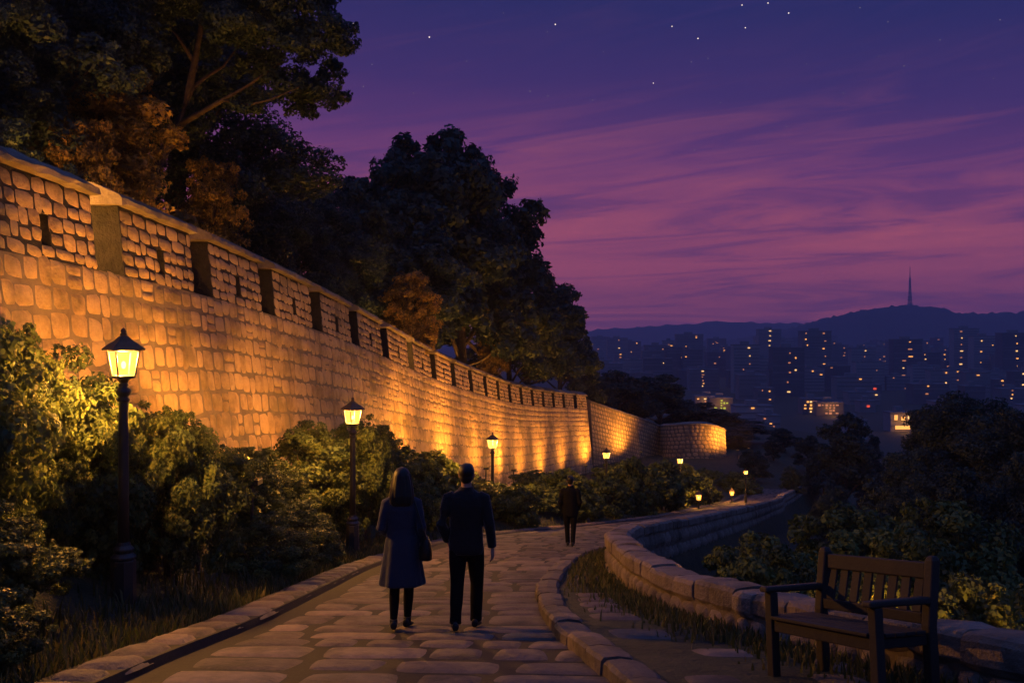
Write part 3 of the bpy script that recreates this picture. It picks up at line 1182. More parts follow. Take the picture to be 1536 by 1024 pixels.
# (X, Y, scale, height scale, far?, label)
BUSHES = [
    (-6.2, 10.5, 1.15, 1.55, 0, 'tallest leafy bush, cut by the left edge of the photo and reaching up the wall'),
    (-4.75, 8.2, .62, .62, 0, 'low dark bush beside the edging stones in the near left corner'),
    (-6.5, 13.3, 1.15, 1.45, 0, 'broad leafy bush left of the nearest lamp post, against the wall'),
    (-5.75, 12.9, .80, .85, 0, 'mid-sized bush just left of the nearest lamp post base'),
    (-6.1, 14.4, 1.15, 1.35, 0, 'bright yellow-green bush glowing directly behind the nearest lamp post'),
    (-4.75, 13.9, .80, 1.0, 0, 'rounded bush just right of the nearest lamp post'),
    (-5.9, 17.0, 1.15, 1.20, 0, 'bush at the wall foot under the dark patch of stones right of the nearest lamp'),
    (-4.1, 16.7, .70, .80, 0, 'dark low bush by the path between the first and second lamps'),
    (-5.4, 20.4, 1.10, 1.10, 0, 'bush under the wall, left of the second lamp post'),
    (-4.2, 19.7, .80, .95, 0, 'bush in front of the second lamp, hiding the bottom of its post'),
    (-5.0, 24.0, 1.25, 1.45, 0, 'bush lit from above at the right of the second lamp post'),
    (-3.75, 24.6, .85, .95, 0, 'dark bush just left of the walking woman'),
    (-4.6, 28.5, 1.3, 1.3, 0, 'bush behind the head of the walking woman, by the wall'),
    (-3.2, 28.6, .95, 1.0, 0, 'low bush by the path edge behind the walking woman'),
    (-4.0, 33.0, 1.35, 1.45, 1, 'bush at the wall foot between the walking woman and man'),
    (-2.2, 32.6, 1.0, 1.0, 1, 'low bush behind the shoulders of the walking man'),
    (-3.2, 38.5, 1.5, 1.55, 1, 'bush against the wall left of the third lamp post'),
    (-.6, 36.2, .95, 1.0, 1, 'bush at the path edge hiding the base of the third lamp post'),
    (.9, 39.0, 1.05, 1.05, 1, 'low bush just right of the third lamp post, near the path'),
    (-1.6, 44.5, 1.7, 1.75, 1, 'wide bush under the glowing stones right of the third lamp'),
    (2.0, 43.2, 1.25, 1.2, 1, 'dark bush directly left of the lone walker'),
    (1.2, 50.5, 1.9, 1.9, 1, 'large bush at the wall foot behind the lone walker'),
    (4.4, 49.6, 1.2, 1.25, 1, 'bush right behind the lone walker, beside the path bend'),
    (6.0, 52.0, 1.1, 1.15, 1, 'bush in front of the fourth lamp, hiding its base'),
    (3.2, 58.5, 2.1, 2.0, 1, 'large bush left of the fourth lamp against the wall'),
    (6.9, 59.0, 1.6, 1.5, 1, 'yellow-lit bush just right of the fourth lamp'),
    (9.6, 62.0, 1.7, 1.75, 1, 'dark bush between the fourth and fifth lamps'),
    (6.5, 67.5, 2.4, 2.4, 1, 'big dark bush in front of the plain lower wall'),
    (11.8, 67.2, 1.2, 1.2, 1, 'bush hiding the post of the fifth lamp'),
    (11.4, 78.0, 2.6, 2.5, 1, 'tall dark bush at the foot of the lower wall'),
    (13.4, 77.5, 1.45, 1.6, 1, 'dark bush between the bastion and the near path light'),
    (16.4, 86.0, 2.5, 2.5, 1, 'bush at the foot of the round bastion'),
    (21.0, 92.0, 2.6, 2.3, 1, 'dark bush to the right of the bastion, by the last lamp'),
    (11.0, 92.0, 3.0, 2.7, 1, 'bush in the hollow behind the big dark bush of the lower wall'),
    (-2.6, 30.8, .8, .7, 1, 'low dark bush at the path edge between the couple, far behind them'),
    (.2, 35.2, .8, .7, 1, 'low dark bush where the path edge starts to bend right'),
    (2.6, 40.2, .9, .7, 1, 'low dark bush at the path edge behind the lone walker'),
    (4.2, 44.0, 1.0, .7, 1, 'low dark bush at the path edge just right of the lone walker'),
    (6.0, 48.0, 1.0, .7, 1, 'low dark bush at the bend, under the fourth lamp'),
    (8.2, 54.5, 1.1, .8, 1, 'low bush along the path right of the fourth lamp'),
    (13.4, 70.5, 1.1, .8, 1, 'low bush beneath the fifth lamp at the path edge'),
    (-5.5, 10.0, .75, .55, 0, 'low bush in front of the tallest left-hand bush, near the lamp base'),
    (-5.15, 7.3, .8, .6, 0, 'low dark bush at the very bottom left, behind the edging stones'),
    (4.15, 11.4, .85, 1.25, 0, 'glowing bush directly behind the middle of the bench back'),
    (19.6, 87.5, 1.9, 1.6, 1, 'dark bush left of the farthest street lamp'),
    (22.6, 98.0, 2.4, 2.0, 1, 'dark bush behind the farthest street lamp'),
    (25.5, 104.0, 2.6, 2.0, 1, 'dark bush at the end of the path, right of the farthest street lamp'),
    (3.75, 12.7, .95, 1.15, 0, 'yellow-lit bush beyond the low wall, left of the bench back'),
    (3.1, 14.2, .95, 1.05, 0, 'bush in the hollow just beyond the bend of the low wall'),
    (5.1, 11.4, 1.15, 1.35, 0, 'ochre-lit bush seen through the slats of the bench back'),
    (5.9, 9.9, 1.0, 1.3, 0, 'bush beyond the low wall, right behind the right-hand bench post'),
    (7.2, 10.9, 1.25, 1.5, 0, 'dark bush at the right edge of the photo beyond the low wall'),
    (6.0, 14.6, 1.5, 1.75, 0, 'larger bush rising behind the bench, farther down the slope'),
    (8.9, 15.0, 1.7, 2.0, 0, 'tall dark bush at the right edge, above the end of the low wall'),
    (4.9, 18.5, 1.5, 1.5, 0, 'dark bush down the slope inside the curve of the low wall'),
    (7.0, 21.5, 2.0, 1.9, 0, 'wide dark bush below the far stretch of the low wall'),
    (9.9, 24.0, 2.2, 2.3, 0, 'big dark bush in the valley right of the far bend'),
]
rb = random.Random(3)
for i, (x, y, sc, hz_, far, lab) in enumerate(BUSHES):
    z = float(zg(x, y)) - .12
    if x < ev(XL, y):
        px = 768 + x / y * F
        line = interp(px, [(-300, 380), (0, 455), (60, 520), (100, 560), (190, 598), (260, 612), (300, 628), (345, 665), (400, 680), (440, 650), (480, 625), (520, 625), (560, 655), (650, 684), (750, 702), (880, 704), (905, 692), (940, 668), (985, 668), (1000, 690), (1050, 697), (1080, 706), (1130, 722)])
        low = 'low' in lab or 'hiding' in lab or 'yellow-lit bush just' in lab or 'behind the lone' in lab and 'large' not in lab
        ztop = (500 - line - (22 if low else 0) - rb.uniform(-5, 5)) / F * y
        hz_ = max((ztop - z) / 2.02, .45)
        sc = min(sc, max(1.7 * hz_, .8)) if y > 27 else sc
        if y <= 27 and low:
            hz_ = min(hz_, .62 * sc / .85)
    me = BUSHF[i % 2] if far else BUSH[i % 3]
    plant('bush', me, STEM, (x, y, z), sc, rb.uniform(0, 6.28), lab, 'bush', 'bushes on the bank and beyond the low wall', 'foliage', 'stems', sz=hz_)

# garden light behind the bench: it lights the bushes there from below
def garden_light(loc, power, lab, h=1.5):
    r = empty('garden_light', loc)
    tag(r, lab, 'garden light', 'garden lights hidden in planting')
    mb = MB()
    mb.lathe([(.07, -.3), (.07, .04), (.04, .06), (.04, h), (.06, h + .02)], n=10)
    mb.build('post', M['iron'], r)
    mb = MB()
    mb.lathe([(.06, h + .022), (.065, h + .11)], n=12)
    mb.build('lens', M['glass'], r, smooth=True)
    mb = MB()
    mb.lathe([(.09, h + .112), (.09, h + .13), (.03, h + .18)], n=12)
    mb.build('cap', M['iron'], r)
    add_light('garden_beam', r, (0, 0, h + .07), power, .05)
    return r


garden_light((3.8, 9.3, float(zg(3.8, 9.3))), 950, 'short garden light in the bushes behind the bench', 1.25)
garden_light((2.95, 11.6, float(zg(2.95, 11.6))), 480, 'short garden light in the bushes left of the bench, below the low wall', .75)


# ---------------------------------------------------------------- trees
def tree_mesh(kind, seed, leaf=.24, count=17000):
    rng = np.random.default_rng(seed)
    tr = MB()
    if kind == 'round':              # 10 m: broad crown of many rounded masses
        tr.tube([(0, 0, -1), (.05, .03, 1.2), (-.05, .1, 3.2), (.1, 0, 5.5), (0, 0, 8)], [.30, .24, .19, .13, .05], n=10)
        bl = [((0, 0, 6.2), (1.9, 1.9, 2.1))]
        for k in range(13):
            a = 2.4 * k + rng.uniform(-.4, .4)
            zz = 3.0 + 5.9 * (k / 12) + rng.uniform(-.4, .4)
            d = (2.35 - 1.7 * max(0, (zz - 6.0) / 4.0)) * rng.uniform(.7, 1.1)
            r = rng.uniform(.95, 1.4) * (1 - .25 * (k / 12))
            c = (math.cos(a) * d, math.sin(a) * d, zz)
            bl.append((c, (r, r, r * .82)))
            tr.tube([(0, 0, max(1.6, zz - 2.0)), (c[0] * .45, c[1] * .45, zz - .8), c], [.10, .07, .025], n=6)
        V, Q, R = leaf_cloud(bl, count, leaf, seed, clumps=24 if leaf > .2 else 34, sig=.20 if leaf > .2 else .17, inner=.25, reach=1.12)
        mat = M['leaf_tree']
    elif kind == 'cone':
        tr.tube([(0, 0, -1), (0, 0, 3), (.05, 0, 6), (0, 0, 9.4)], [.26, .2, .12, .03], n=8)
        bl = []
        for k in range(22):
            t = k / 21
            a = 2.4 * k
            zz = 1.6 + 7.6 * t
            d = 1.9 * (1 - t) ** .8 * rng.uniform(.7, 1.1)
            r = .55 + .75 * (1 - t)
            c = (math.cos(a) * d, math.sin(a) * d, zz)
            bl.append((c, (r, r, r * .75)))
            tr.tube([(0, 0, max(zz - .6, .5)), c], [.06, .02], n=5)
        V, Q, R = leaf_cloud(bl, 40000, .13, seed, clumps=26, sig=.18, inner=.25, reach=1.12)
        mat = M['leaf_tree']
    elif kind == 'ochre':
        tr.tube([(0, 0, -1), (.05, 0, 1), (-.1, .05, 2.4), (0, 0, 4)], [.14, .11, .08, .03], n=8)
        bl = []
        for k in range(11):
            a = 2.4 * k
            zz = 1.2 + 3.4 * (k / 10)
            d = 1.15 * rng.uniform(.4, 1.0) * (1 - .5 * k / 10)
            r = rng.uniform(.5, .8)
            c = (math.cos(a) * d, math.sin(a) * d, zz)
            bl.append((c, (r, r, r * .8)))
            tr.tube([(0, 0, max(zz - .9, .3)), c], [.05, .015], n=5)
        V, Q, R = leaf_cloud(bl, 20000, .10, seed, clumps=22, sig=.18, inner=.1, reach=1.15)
        mat = M['leaf_ochre']
    tm = tr.mesh('trunk')
    tm.materials.append(M['bark'])
    tm.polygons.foreach_set('use_smooth', [True] * len(tm.polygons))
    return quad_mesh('crown', V, Q, R, mat), tm


T = {'fine': tree_mesh('round', 35, .105, 62000), 'fine2': tree_mesh('round', 36, .105, 62000), 'round': tree_mesh('round', 31), 'round2': tree_mesh('round', 32), 'cone': tree_mesh('cone', 33), 'ochre': tree_mesh('ochre', 34)}
HEI = {'fine': 9.9, 'fine2': 9.9, 'round': 9.9, 'round2': 9.9, 'cone': 9.9, 'ochre': 5.1}

# behind the wall: (pixel column, pixel row of the top, distance, shape, width scale, label)
TREES = [
    (640, 182, 62, 'round', 1.05, 'tallest dark round-crowned tree behind the middle of the wall'),
    (575, 238, 57, 'round2', .95, 'dark tree just left of the tallest tree, slightly lower'),
    (735, 262, 72, 'round2', 1.0, 'dark tree leaning out at the right shoulder of the tallest tree'),
    (690, 250, 68, 'round', 1.0, 'dark tree filling the mass between the tallest tree and its right shoulder'),
    (790, 365, 86, 'round', .95, 'dark tree halfway down the treeline, before the city view opens'),
    (840, 430, 98, 'round2', .85, 'dark tree near the low right end of the treeline'),
    (868, 492, 108, 'round', .8, 'small dark tree at the very end of the treeline beside the city'),
    (765, 420, 80, 'round2', 1.0, 'lower tree under the right shoulder, above the far merlons'),
    (480, 262, 46, 'round', 1.0, 'dark tree filling the dip between the leaning tree and the treeline'),
    (415, 222, 42, 'round2', .95, 'dark tree with a bumpy top under the leaning tree crown'),
    (530, 275, 50, 'round2', .9, 'low dark tree at the left foot of the tall treeline'),
    (620, 330, 52, 'round', 1.15, 'broad dark tree in front of the tallest tree, above the merlons'),
    (350, 215, 36, 'round', 1.0, 'dark tree directly behind the branches of the leaning tree'),
    (30, -190, 22, 'round', 1.1, 'huge dark tree filling the upper left corner'),
    (150, -120, 28, 'round2', 1.25, 'huge dark tree behind the ochre-leaved tree'),
    (-60, -90, 19, 'round2', 1.0, 'dark tree cut by the left edge above the wall'),
    (270, -60, 33, 'round', 1.3, 'tall dark tree behind the fork of the leaning tree'),
    (930, 552, 128, 'round', 1.45, 'small dark tree rising just beyond the end of the crenellated wall'),
    (990, 563, 134, 'round2', 1.5, 'dark tree beyond the lower wall, against the city lights'),
    (895, 560, 122, 'round2', 1.2, 'dark tree tucked behind the wall end'),
    (1065, 612, 140, 'round', 1.6, 'dark tree rising behind the round bastion'),
    (1110, 628, 138, 'round2', 1.6, 'dark tree to the right of the bastion top'),
    (960, 566, 131, 'round2', 1.4, 'dark tree between the two trees beyond the lower wall'),
    (1030, 598, 137, 'round', 1.5, 'low dark tree where the lower wall meets the bastion'),
    (1090, 640, 130, 'round2', 1.5, 'low dark tree touching the right end of the bastion'),
    (150, 88, 23.0, 'ochre', 1.15, 'ochre-leaved tree lit warm, left of the leaning trunk'),
    (120, 170, 20.5, 'ochre', .8, 'smaller ochre-leaved tree just above the first coping'),
    (320, 235, 27.0, 'ochre', .8, 'low ochre-leaved tree right of the leaning trunk, above the merlons'),
    (610, 405, 48.0, 'ochre', 1.0, 'ochre-lit small tree above the middle merlons'),
    (735, 505, 72.0, 'ochre', .8, 'ochre-lit shrub-like tree above the far merlons'),
]
rt = random.Random(9)
for px, py, Y, kind, ws, lab in TREES:
    if Y < 47 and kind.startswith('round'):
        kind = kind.replace('round', 'fine')
    X = (px - 768) / F * Y
    gz = float(slope_z(np.array(X), np.array(Y))) if Y > 127 else float(zh(np.array(X), np.array(Y)))
    gz -= .2
    ztop = (500 - py) / F * Y
    hgt = max(ztop - gz, 2.0)
    sc = hgt / HEI[kind]
    if kind != 'ochre':
        wsc = max(sc, .62 * ws)
    else:
        wsc = sc
    plant('broadleaf_tree' if kind != 'ochre' else 'ochre_tree', T[kind][0], T[kind][1], (X, Y, gz), wsc * ws, rt.uniform(0, 6.28), lab, 'tree',
          'dark trees behind the wall' if kind != 'ochre' else 'ochre trees behind the wall', sz=sc)

# right-hand valley trees
VT = [
    (1212, 650, 112, 'round', 1.3, 'dark tree below the city, right of the far path bend'),
    (1268, 622, 92, 'round2', 1.15, 'dark tree below the city glow, with a pointed top'),
    (1310, 648, 100, 'cone', .9, 'dark slim tree below the orange city square'),
    (1160, 655, 118, 'round2', 1.4, 'dark tree just above the far end of the path'),
    (1345, 700, 66, 'round', 1.2, 'dark tree in the valley gap right of centre'),
    (1415, 592, 52, 'round', 1.0, 'big dark tree at the right, left part of the right-hand mass'),
    (1470, 572, 47, 'round2', 1.05, 'big dark tree in the middle of the right-hand mass'),
    (1530, 580, 42, 'round', 1.05, 'big dark tree cut by the right edge'),
    (1560, 640, 27, 'round2', .9, 'nearer dark tree cut by the right edge, below the big one'),
    (1445, 690, 27, 'cone', .95, 'pointed dark tree in front of the right-hand mass'),
    (1370, 715, 30, 'round2', .9, 'dark low tree in the valley left of the pointed one'),
    (1250, 722, 42, 'round', .9, 'dark low tree right of the end of the path'),
    (1190, 700, 84, 'round2', 1.3, 'dark tree right beside the far path bend'),
    (1300, 745, 26, 'round', .75, 'dark bushy tree behind the bench, down the slope'),
    (1235, 678, 96, 'round2', 1.3, 'low dark tree in front of the pointed-top valley tree'),
    (1175, 640, 128, 'round', 1.5, 'far dark tree at the foot of the city, above the path end'),
    (1385, 660, 75, 'round2', 1.2, 'dark tree closing the left foot of the right-hand mass'),
    (1130, 672, 100, 'round', 1.5, 'dark tree behind the farthest street lamp'),
]
for px, py, Y, kind, ws, lab in VT:
    if Y < 56 and kind.startswith('round'):
        kind = kind.replace('round', 'fine')
    X = (px - 768) / F * Y
    gz = float(zg(X, Y)) - .3
    hgt = (500 - py) / F * Y - gz
    sc = max(hgt, 2) / HEI[kind]
    plant('broadleaf_tree' if kind != 'cone' else 'pointed_tree', T[kind][0], T[kind][1], (X, Y, gz), sc * ws, rt.uniform(0, 6.28), lab, 'tree',
          'dark trees in the valley', sz=sc)

# the leaning tree with the visible fork, upper left
lt = empty('leaning_tree', (0, 0, 0))
Y0 = 25.0


def pxp(x, y, Y=Y0):
    return ((x - 768) / F * Y, Y, (500 - y) / F * Y)


lt.location = (pxp(205, 0)[0], Y0, float(zh(np.array(pxp(205, 0)[0]), np.array(Y0))))
L0 = np.array(lt.location)


def rel(x, y, dy=0.0):
    return tuple(np.array(pxp(x, y, Y0 + dy)) - L0)


tag(lt, 'leaning dark tree with a bare forked trunk and wide crown, above the second merlon', 'tree')
mb = MB()
base = np.array(rel(212, 330))
mb.tube([(base[0] - .2, 0, -.6), rel(222, 282), rel(245, 230), rel(270, 185), rel(283, 140, .2), rel(292, 95, .3), rel(300, 50, .4), rel(306, 0, .4)],
        [.20, .155, .135, .12, .10, .085, .07, .05], n=10)
for pts, r in (([rel(270, 187), rel(300, 170, -.3), rel(335, 150, -.5), rel(370, 130, -.7), rel(420, 95, -.9)], .085),
               ([rel(284, 138, .2), rel(305, 118, .5), rel(335, 100, .8), rel(365, 60, 1.0)], .065),
               ([rel(335, 150, -.5), rel(370, 158, -.8), rel(405, 150, -1.0), rel(450, 130, -1.2)], .045),
               ([rel(292, 95, .3), rel(270, 60, .6), rel(240, 20, .9)], .06),
               ([rel(263, 198), rel(245, 160, -.4), rel(215, 120, -.8)], .05)):
    m = len(pts)
    mb.tube(pts, [r * (1 - .75 * i / (m - 1)) for i in range(m)], n=7)
mb.build('trunk', M['bark'], lt, smooth=True)
bl = []
rl = np.random.default_rng(44)
for x, y, r in ((470, 60, .95), (440, 130, .62), (480, 140, .62), (420, 60, 1.0), (430, 5, 1.0), (385, 100, .6), (370, 40, 1.0), (390, -40, 1.2), (330, 20, 1.0), (330, -50, 1.2),
                (300, 75, .55), (290, -20, 1.1), (250, 30, .8), (240, -60, 1.1), (470, -40, .9), (350, -110, 1.3), (430, -110, 1.2), (500, 110, .42), (455, 165, .40), (370, 160, .35),
                (200, 0, .9), (215, 90, .55)):
    dy = rl.uniform(-1.3, 1.6)
    bl.append((rel(x, y, dy), (r, r, r * .72)))
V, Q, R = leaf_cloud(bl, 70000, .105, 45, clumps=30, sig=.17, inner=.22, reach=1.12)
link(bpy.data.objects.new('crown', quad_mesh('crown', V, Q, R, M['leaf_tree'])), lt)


# lamps on the inner path behind the wall: they light the ochre leaves from below
def inner_lamp(x, y, hgt, power, lab):
    z = float(zh(np.array(x), np.array(y)))
    r = empty('inner_lamp', (x, y, z))
    tag(r, lab, 'lamp', 'short lamps on the inner side of the wall')
    mb = MB()
    mb.lathe([(.08, -.4), (.08, .1), (.045, .14), (.04, hgt)], n=10)
    mb.build('post', M['iron'], r)
    mb = MB()
    mb.lathe([(.07, hgt + .002), (.12, hgt + .05), (.12, hgt + .2)], n=12)
    mb.build('lens', M['glass'], r, smooth=True)
    add_light('inner_beam', r, (0, 0, hgt + .34), power, .08)


inner_lamp(-8.6, 16.6, .7, 900, 'short lamp behind the wall below the ochre-leaved tree')
inner_lamp(-8.2, 23.4, .7, 420, 'short lamp behind the wall right of the leaning trunk')
inner_lamp(-6.1, 44.2, .7, 600, 'short lamp behind the middle of the wall')
inner_lamp(-2.2, 68.0, .7, 600, 'short lamp behind the far merlons')


# ---------------------------------------------------------------- grass tufts along the path edge and the low wall
def grass_field():
    rng = np.random.default_rng(77)
    P_ = []
    for _ in range(9500):                         # left edge of the path
        y = rng.uniform(6.5, 26) if rng.random() < .85 else rng.uniform(26, 60)
        x = float(ev(XL, y)) - abs(rng.normal(0, .60)) + .02
        P_.append((x, y, float(zg(x, y)) - .01, rng.uniform(.08, .26)))
    for _ in range(5200):                         # foot of the low wall and the verge
        y = rng.uniform(6.0, 22)
        x = float(ev(XR, y)) - .06 - abs(rng.normal(0, .33))
        if x > ev(XK, y) + .2:
            P_.append((x, y, float(zp(y)) + .08, rng.uniform(.03, .15)))
    for _ in range(2600):                         # valley side of the low wall
        y = rng.uniform(6.0, 20)
        x = float(ev(XR, y)) + .75 + abs(rng.normal(0, .8))
        P_.append((x, y, float(zg(x, y)) - .01, rng.uniform(.2, .6)))
    P_ = np.array(P_)
    m = len(P_)
    a = rng.uniform(0, 6.28, m)
    lean = rng.uniform(.1, .55, m)[:, None] * P_[:, 3:4]
    d = np.stack([np.cos(a), np.sin(a), np.zeros(m)], 1)
    sd = np.stack([-np.sin(a), np.cos(a), np.zeros(m)], 1)
    w = rng.uniform(.006, .013, (m, 1)) + P_[:, 3:4] * .012
    b = P_[:, :3]
    mid_ = b + d * lean * .35 + np.array([0, 0, 1]) * P_[:, 3:4] * .6
    tip = b + d * lean + np.array([0, 0, 1]) * P_[:, 3:4]
    V = np.stack([b - sd * w, b + sd * w, mid_ + sd * w * .8, mid_ - sd * w * .8, tip + sd * w * .1, tip - sd * w * .1], 1).reshape(-1, 3)
    q = np.arange(m)[:, None] * 6
    Q = np.concatenate([q + np.array([0, 1, 2, 3]), q + np.array([3, 2, 4, 5])])
    me = quad_mesh('grass', V, Q, np.repeat(rng.uniform(0, 1, m), 6), M['grass'])
    o = bpy.data.objects.new('grass', me)
    link(o)
    tag(o, 'short rough grass along the path edges and wall foot', 'grass', kind='stuff')


grass_field()

# ---------------------------------------------------------------- bench
FLp, FRp = np.array([2.0, 7.84]), np.array([2.5, 6.8])
axv = np.array([.5, -1.04, float(zp(6.8) - zp(7.84))])
Lb = np.linalg.norm(axv)
X_ = Vector(axv / Lb)
Y_ = Vector((.901, .433, -.064))
Z_ = X_.cross(Y_).normalized()
Y_ = Z_.cross(X_)
bench = empty('wooden_bench')
bench.matrix_world = Matrix(((X_.x, Y_.x, Z_.x, 2.0), (X_.y, Y_.y, Z_.y, 7.84), (X_.z, Y_.z, Z_.z, float(zp(7.84)) + .12), (0, 0, 0, 1)))
tag(bench, 'dark wooden slatted park bench with armrests beside the low stone wall', 'bench')
BL, BD = Lb, .50


def bpart(name, *box, bev=.008):
    mb = MB()
    mb.box(*box, rnd=random.uniform(.2, .8))
    return mb.build(name, M['wood'], bench, bevel=bev)


for x in (0, BL - .075):
    bpart('front_leg', x, x + .075, 0, .075, -.05, .60)
    mb = MB()
    mb.add([(x, BD, -.06), (x + .08, BD, -.06), (x + .08, BD + .08, -.06), (x, BD + .08, -.06), (x, BD, .45), (x + .08, BD, .45), (x + .08, BD + .08, .45),
            (x, BD + .08, .45), (x, BD + .07, .90), (x + .08, BD + .07, .90), (x + .08, BD + .15, .90), (x, BD + .15, .90), (x + .015, BD + .085, .935),
            (x + .065, BD + .085, .935), (x + .065, BD + .135, .935), (x + .015, BD + .135, .935)],
           [(3, 2, 1, 0)] + [(a + k, a + (k + 1) % 4, a + 4 + (k + 1) % 4, a + 4 + k) for a in (0, 4, 8) for k in range(4)] + [(12, 13, 14, 15)], .5)
    mb.build('back_post', M['wood'], bench, bevel=.012)
    mb = MB()
    xa = x - .008
    mb.add([(xa, -.045, .602), (xa + .09, -.045, .602), (xa + .09, BD + .03, .602), (xa, BD + .03, .602), (xa, -.045, .645), (xa + .09, -.045, .645),
            (xa + .09, BD + .03, .655), (xa, BD + .03, .655)], [(3, 2, 1, 0), (4, 5, 6, 7), (0, 1, 5, 4), (1, 2, 6, 5), (2, 3, 7, 6), (3, 0, 4, 7)], .6)
    mb.build('armrest', M['wood'], bench, bevel=.014)
    bpart('side_rail', x + .02, x + .055, .077, BD - .002, .32, .39)
bpart('front_rail', .077, BL - .077, .015, .05, .305, .395)
for k in range(5):
    y = .0 + k * .098
    x0_, x1_ = (.078, BL - .078) if k == 0 else (-.0, BL)
    bpart('seat_slat', x0_, x1_, y - .012, y + .078, .398, .425, bev=.006)
mb = MB()
mb.add([(.082, BD + .075, .77), (BL - .082, BD + .075, .77), (BL - .082, BD + .125, .77), (.082, BD + .125, .77), (.082, BD + .085, .885), (BL - .082, BD + .085, .885),
        (BL - .082, BD + .135, .885), (.082, BD + .135, .885)], [(3, 2, 1, 0), (4, 5, 6, 7), (0, 1, 5, 4), (1, 2, 6, 5), (2, 3, 7, 6), (3, 0, 4, 7)], .5)
mb.build('top_rail', M['wood'], bench, bevel=.01)
bpart('bottom_rail', .082, BL - .082, BD + .02, BD + .065, .455, .535)
ns = 8
span = BL - .164
for k in range(ns):
    xc = .082 + span * (k + .5) / ns
    hw = span / ns * .32
    mb = MB()
    mb.add([(xc - hw, BD + .036, .537), (xc + hw, BD + .036, .537), (xc + hw, BD + .056, .537), (xc - hw, BD + .056, .537), (xc - hw, BD + .09, .768),
            (xc + hw, BD + .09, .768), (xc + hw, BD + .11, .768), (xc - hw, BD + .11, .768)],
           [(3, 2, 1, 0), (4, 5, 6, 7), (0, 1, 5, 4), (1, 2, 6, 5), (2, 3, 7, 6), (3, 0, 4, 7)], random.uniform(.2, .8))
    mb.build('back_slat', M['wood'], bench, bevel=.004)


# ---------------------------------------------------------------- people
def hand(mb, wrist, dirv, palm_n, side, curl=.35):
    """palm, four bent fingers of different length, and a thumb from the side of the palm"""
    d = Vector(dirv).normalized()
    n = Vector(palm_n)
    n = (n - d * n.dot(d)).normalized()
    t = d.cross(n).normalized() * side                     # towards the thumb
    w = Vector(wrist)
    for q in (-1.5, -.5, .5, 1.5):
        a, b = w + t * q * .012, w + d * .088 + t * q * .020
        mb.tube([a, (a + b) / 2 + t * q * .003, b], [.0155, .0155, .0125], n=8)
    for q, ln in ((1.5, .070), (.5, .080), (-.5, .075), (-1.5, .058)):
        p = w + d * .085 + t * q * .0205
        c1 = (d + n * curl * .6).normalized()
        c2 = (d + n * curl * 1.6).normalized()
        c3 = (d + n * curl * 2.8).normalized()
        p1 = p + c1 * ln * .45
        p2 = p1 + c2 * ln * .32
        p3 = p2 + c3 * ln * .23
        mb.tube([p, p1, p2, p3], [.0098, .0092, .0085, .0068], n=8)
    p = w + d * .028 + t * .028
    p1 = p + (d * .7 + t * .55 + n * .3).normalized() * .038
    p2 = p1 + (d * .95 + t * .1 + n * .35).normalized() * .030
    mb.tube([w + d * .02 + t * .012, p, p1, p2], [.014, .0135, .0110, .0085], n=8)


def head(mb, c, k=1.0):
    x, y, z = c
    mb.ball((x, y - .012 * k, z + .018 * k), (.076 * k, .094 * k, .098 * k))
    mb.ball((x, y + .024 * k, z - .045 * k), (.056 * k, .062 * k, .072 * k))
    mb.ball((x, y + .048 * k, z - .090 * k), (.030 * k, .026 * k, .022 * k), n=10, m=6)       # chin
    mb.tube([(x, y + .082 * k, z + .02 * k), (x, y + .103 * k, z - .022 * k), (x, y + .086 * k, z - .034 * k)], [.009, .014, .009], n=8)     # nose
    mb.tube([(x - .022 * k, y + .078 * k, z - .060 * k), (x, y + .087 * k, z - .061 * k), (x + .022 * k, y + .078 * k, z - .060 * k)], [.006, .009, .006], n=6)
    mb.tube([(x - .045 * k, y + .072 * k, z + .032 * k), (x, y + .084 * k, z + .036 * k), (x + .045 * k, y + .072 * k, z + .032 * k)], [.009, .010, .009], n=6)
    for s in (-1, 1):
        mb.ball((x + s * .031 * k, y + .072 * k, z + .012 * k), (.014, .012, .010), n=8, m=6)
        mb.ball((x + s * .078 * k, y - .006 * k, z - .004 * k), (.010, .020, .032), n=8, m=6)


def leg(mb, hip, knee, ankle, r):
    mb.tube([hip, tuple((np.array(hip) * .5 + np.array(knee) * .5)), knee, tuple((np.array(knee) * .6 + np.array(ankle) * .4)), ankle],
            [r[0], r[1], r[2], r[3], r[4]], n=14)


def shoe(parent, ankle, yaw, mat, length=.27, heel=0.0):
    """sole and upper along the foot's direction; ankle = (x, y, z of the ground below it)"""
    mb = MB()
    c, s = math.cos(yaw), math.sin(yaw)
    rings = []
    sl = -.148
    prof = [(-.085, .030, .032), (-.075, .036, .045), (-.02, .040, .052), (.05, .044, .036), (.11, .048, .028), (.155, .042, .024), (.185, .022, .018)]
    V, fcs, n = [], [], 10
    for i, (t, w, h_) in enumerate(prof):
        t *= length / .27
        for q in range(n):
            an = 2 * math.pi * q / n
            lx = math.cos(an) * w
            lz = h_ + math.sin(an) * h_ + .004
            px_, py_ = lx * c + t * s, -lx * s + t * c
            V.append((ankle[0] + px_, ankle[1] + py_, ankle[2] + lz + sl * py_))
    for i in range(len(prof) - 1):
        for q in range(n):
            a, b = i * n + q, i * n + (q + 1) % n
            fcs.append((a, b, b + n, a + n))
    fcs.append(tuple(range(n - 1, -1, -1)))
    fcs.append(tuple(range((len(prof) - 1) * n, len(prof) * n)))
    mb.add(V, fcs)
    mb.tube([(ankle[0], ankle[1] - .012, ankle[2] + .05), (ankle[0], ankle[1] - .02, ankle[2] + .12)], [.042, .044], n=12)
    return mb.remeshed('shoe', mat, parent, .006, 3)


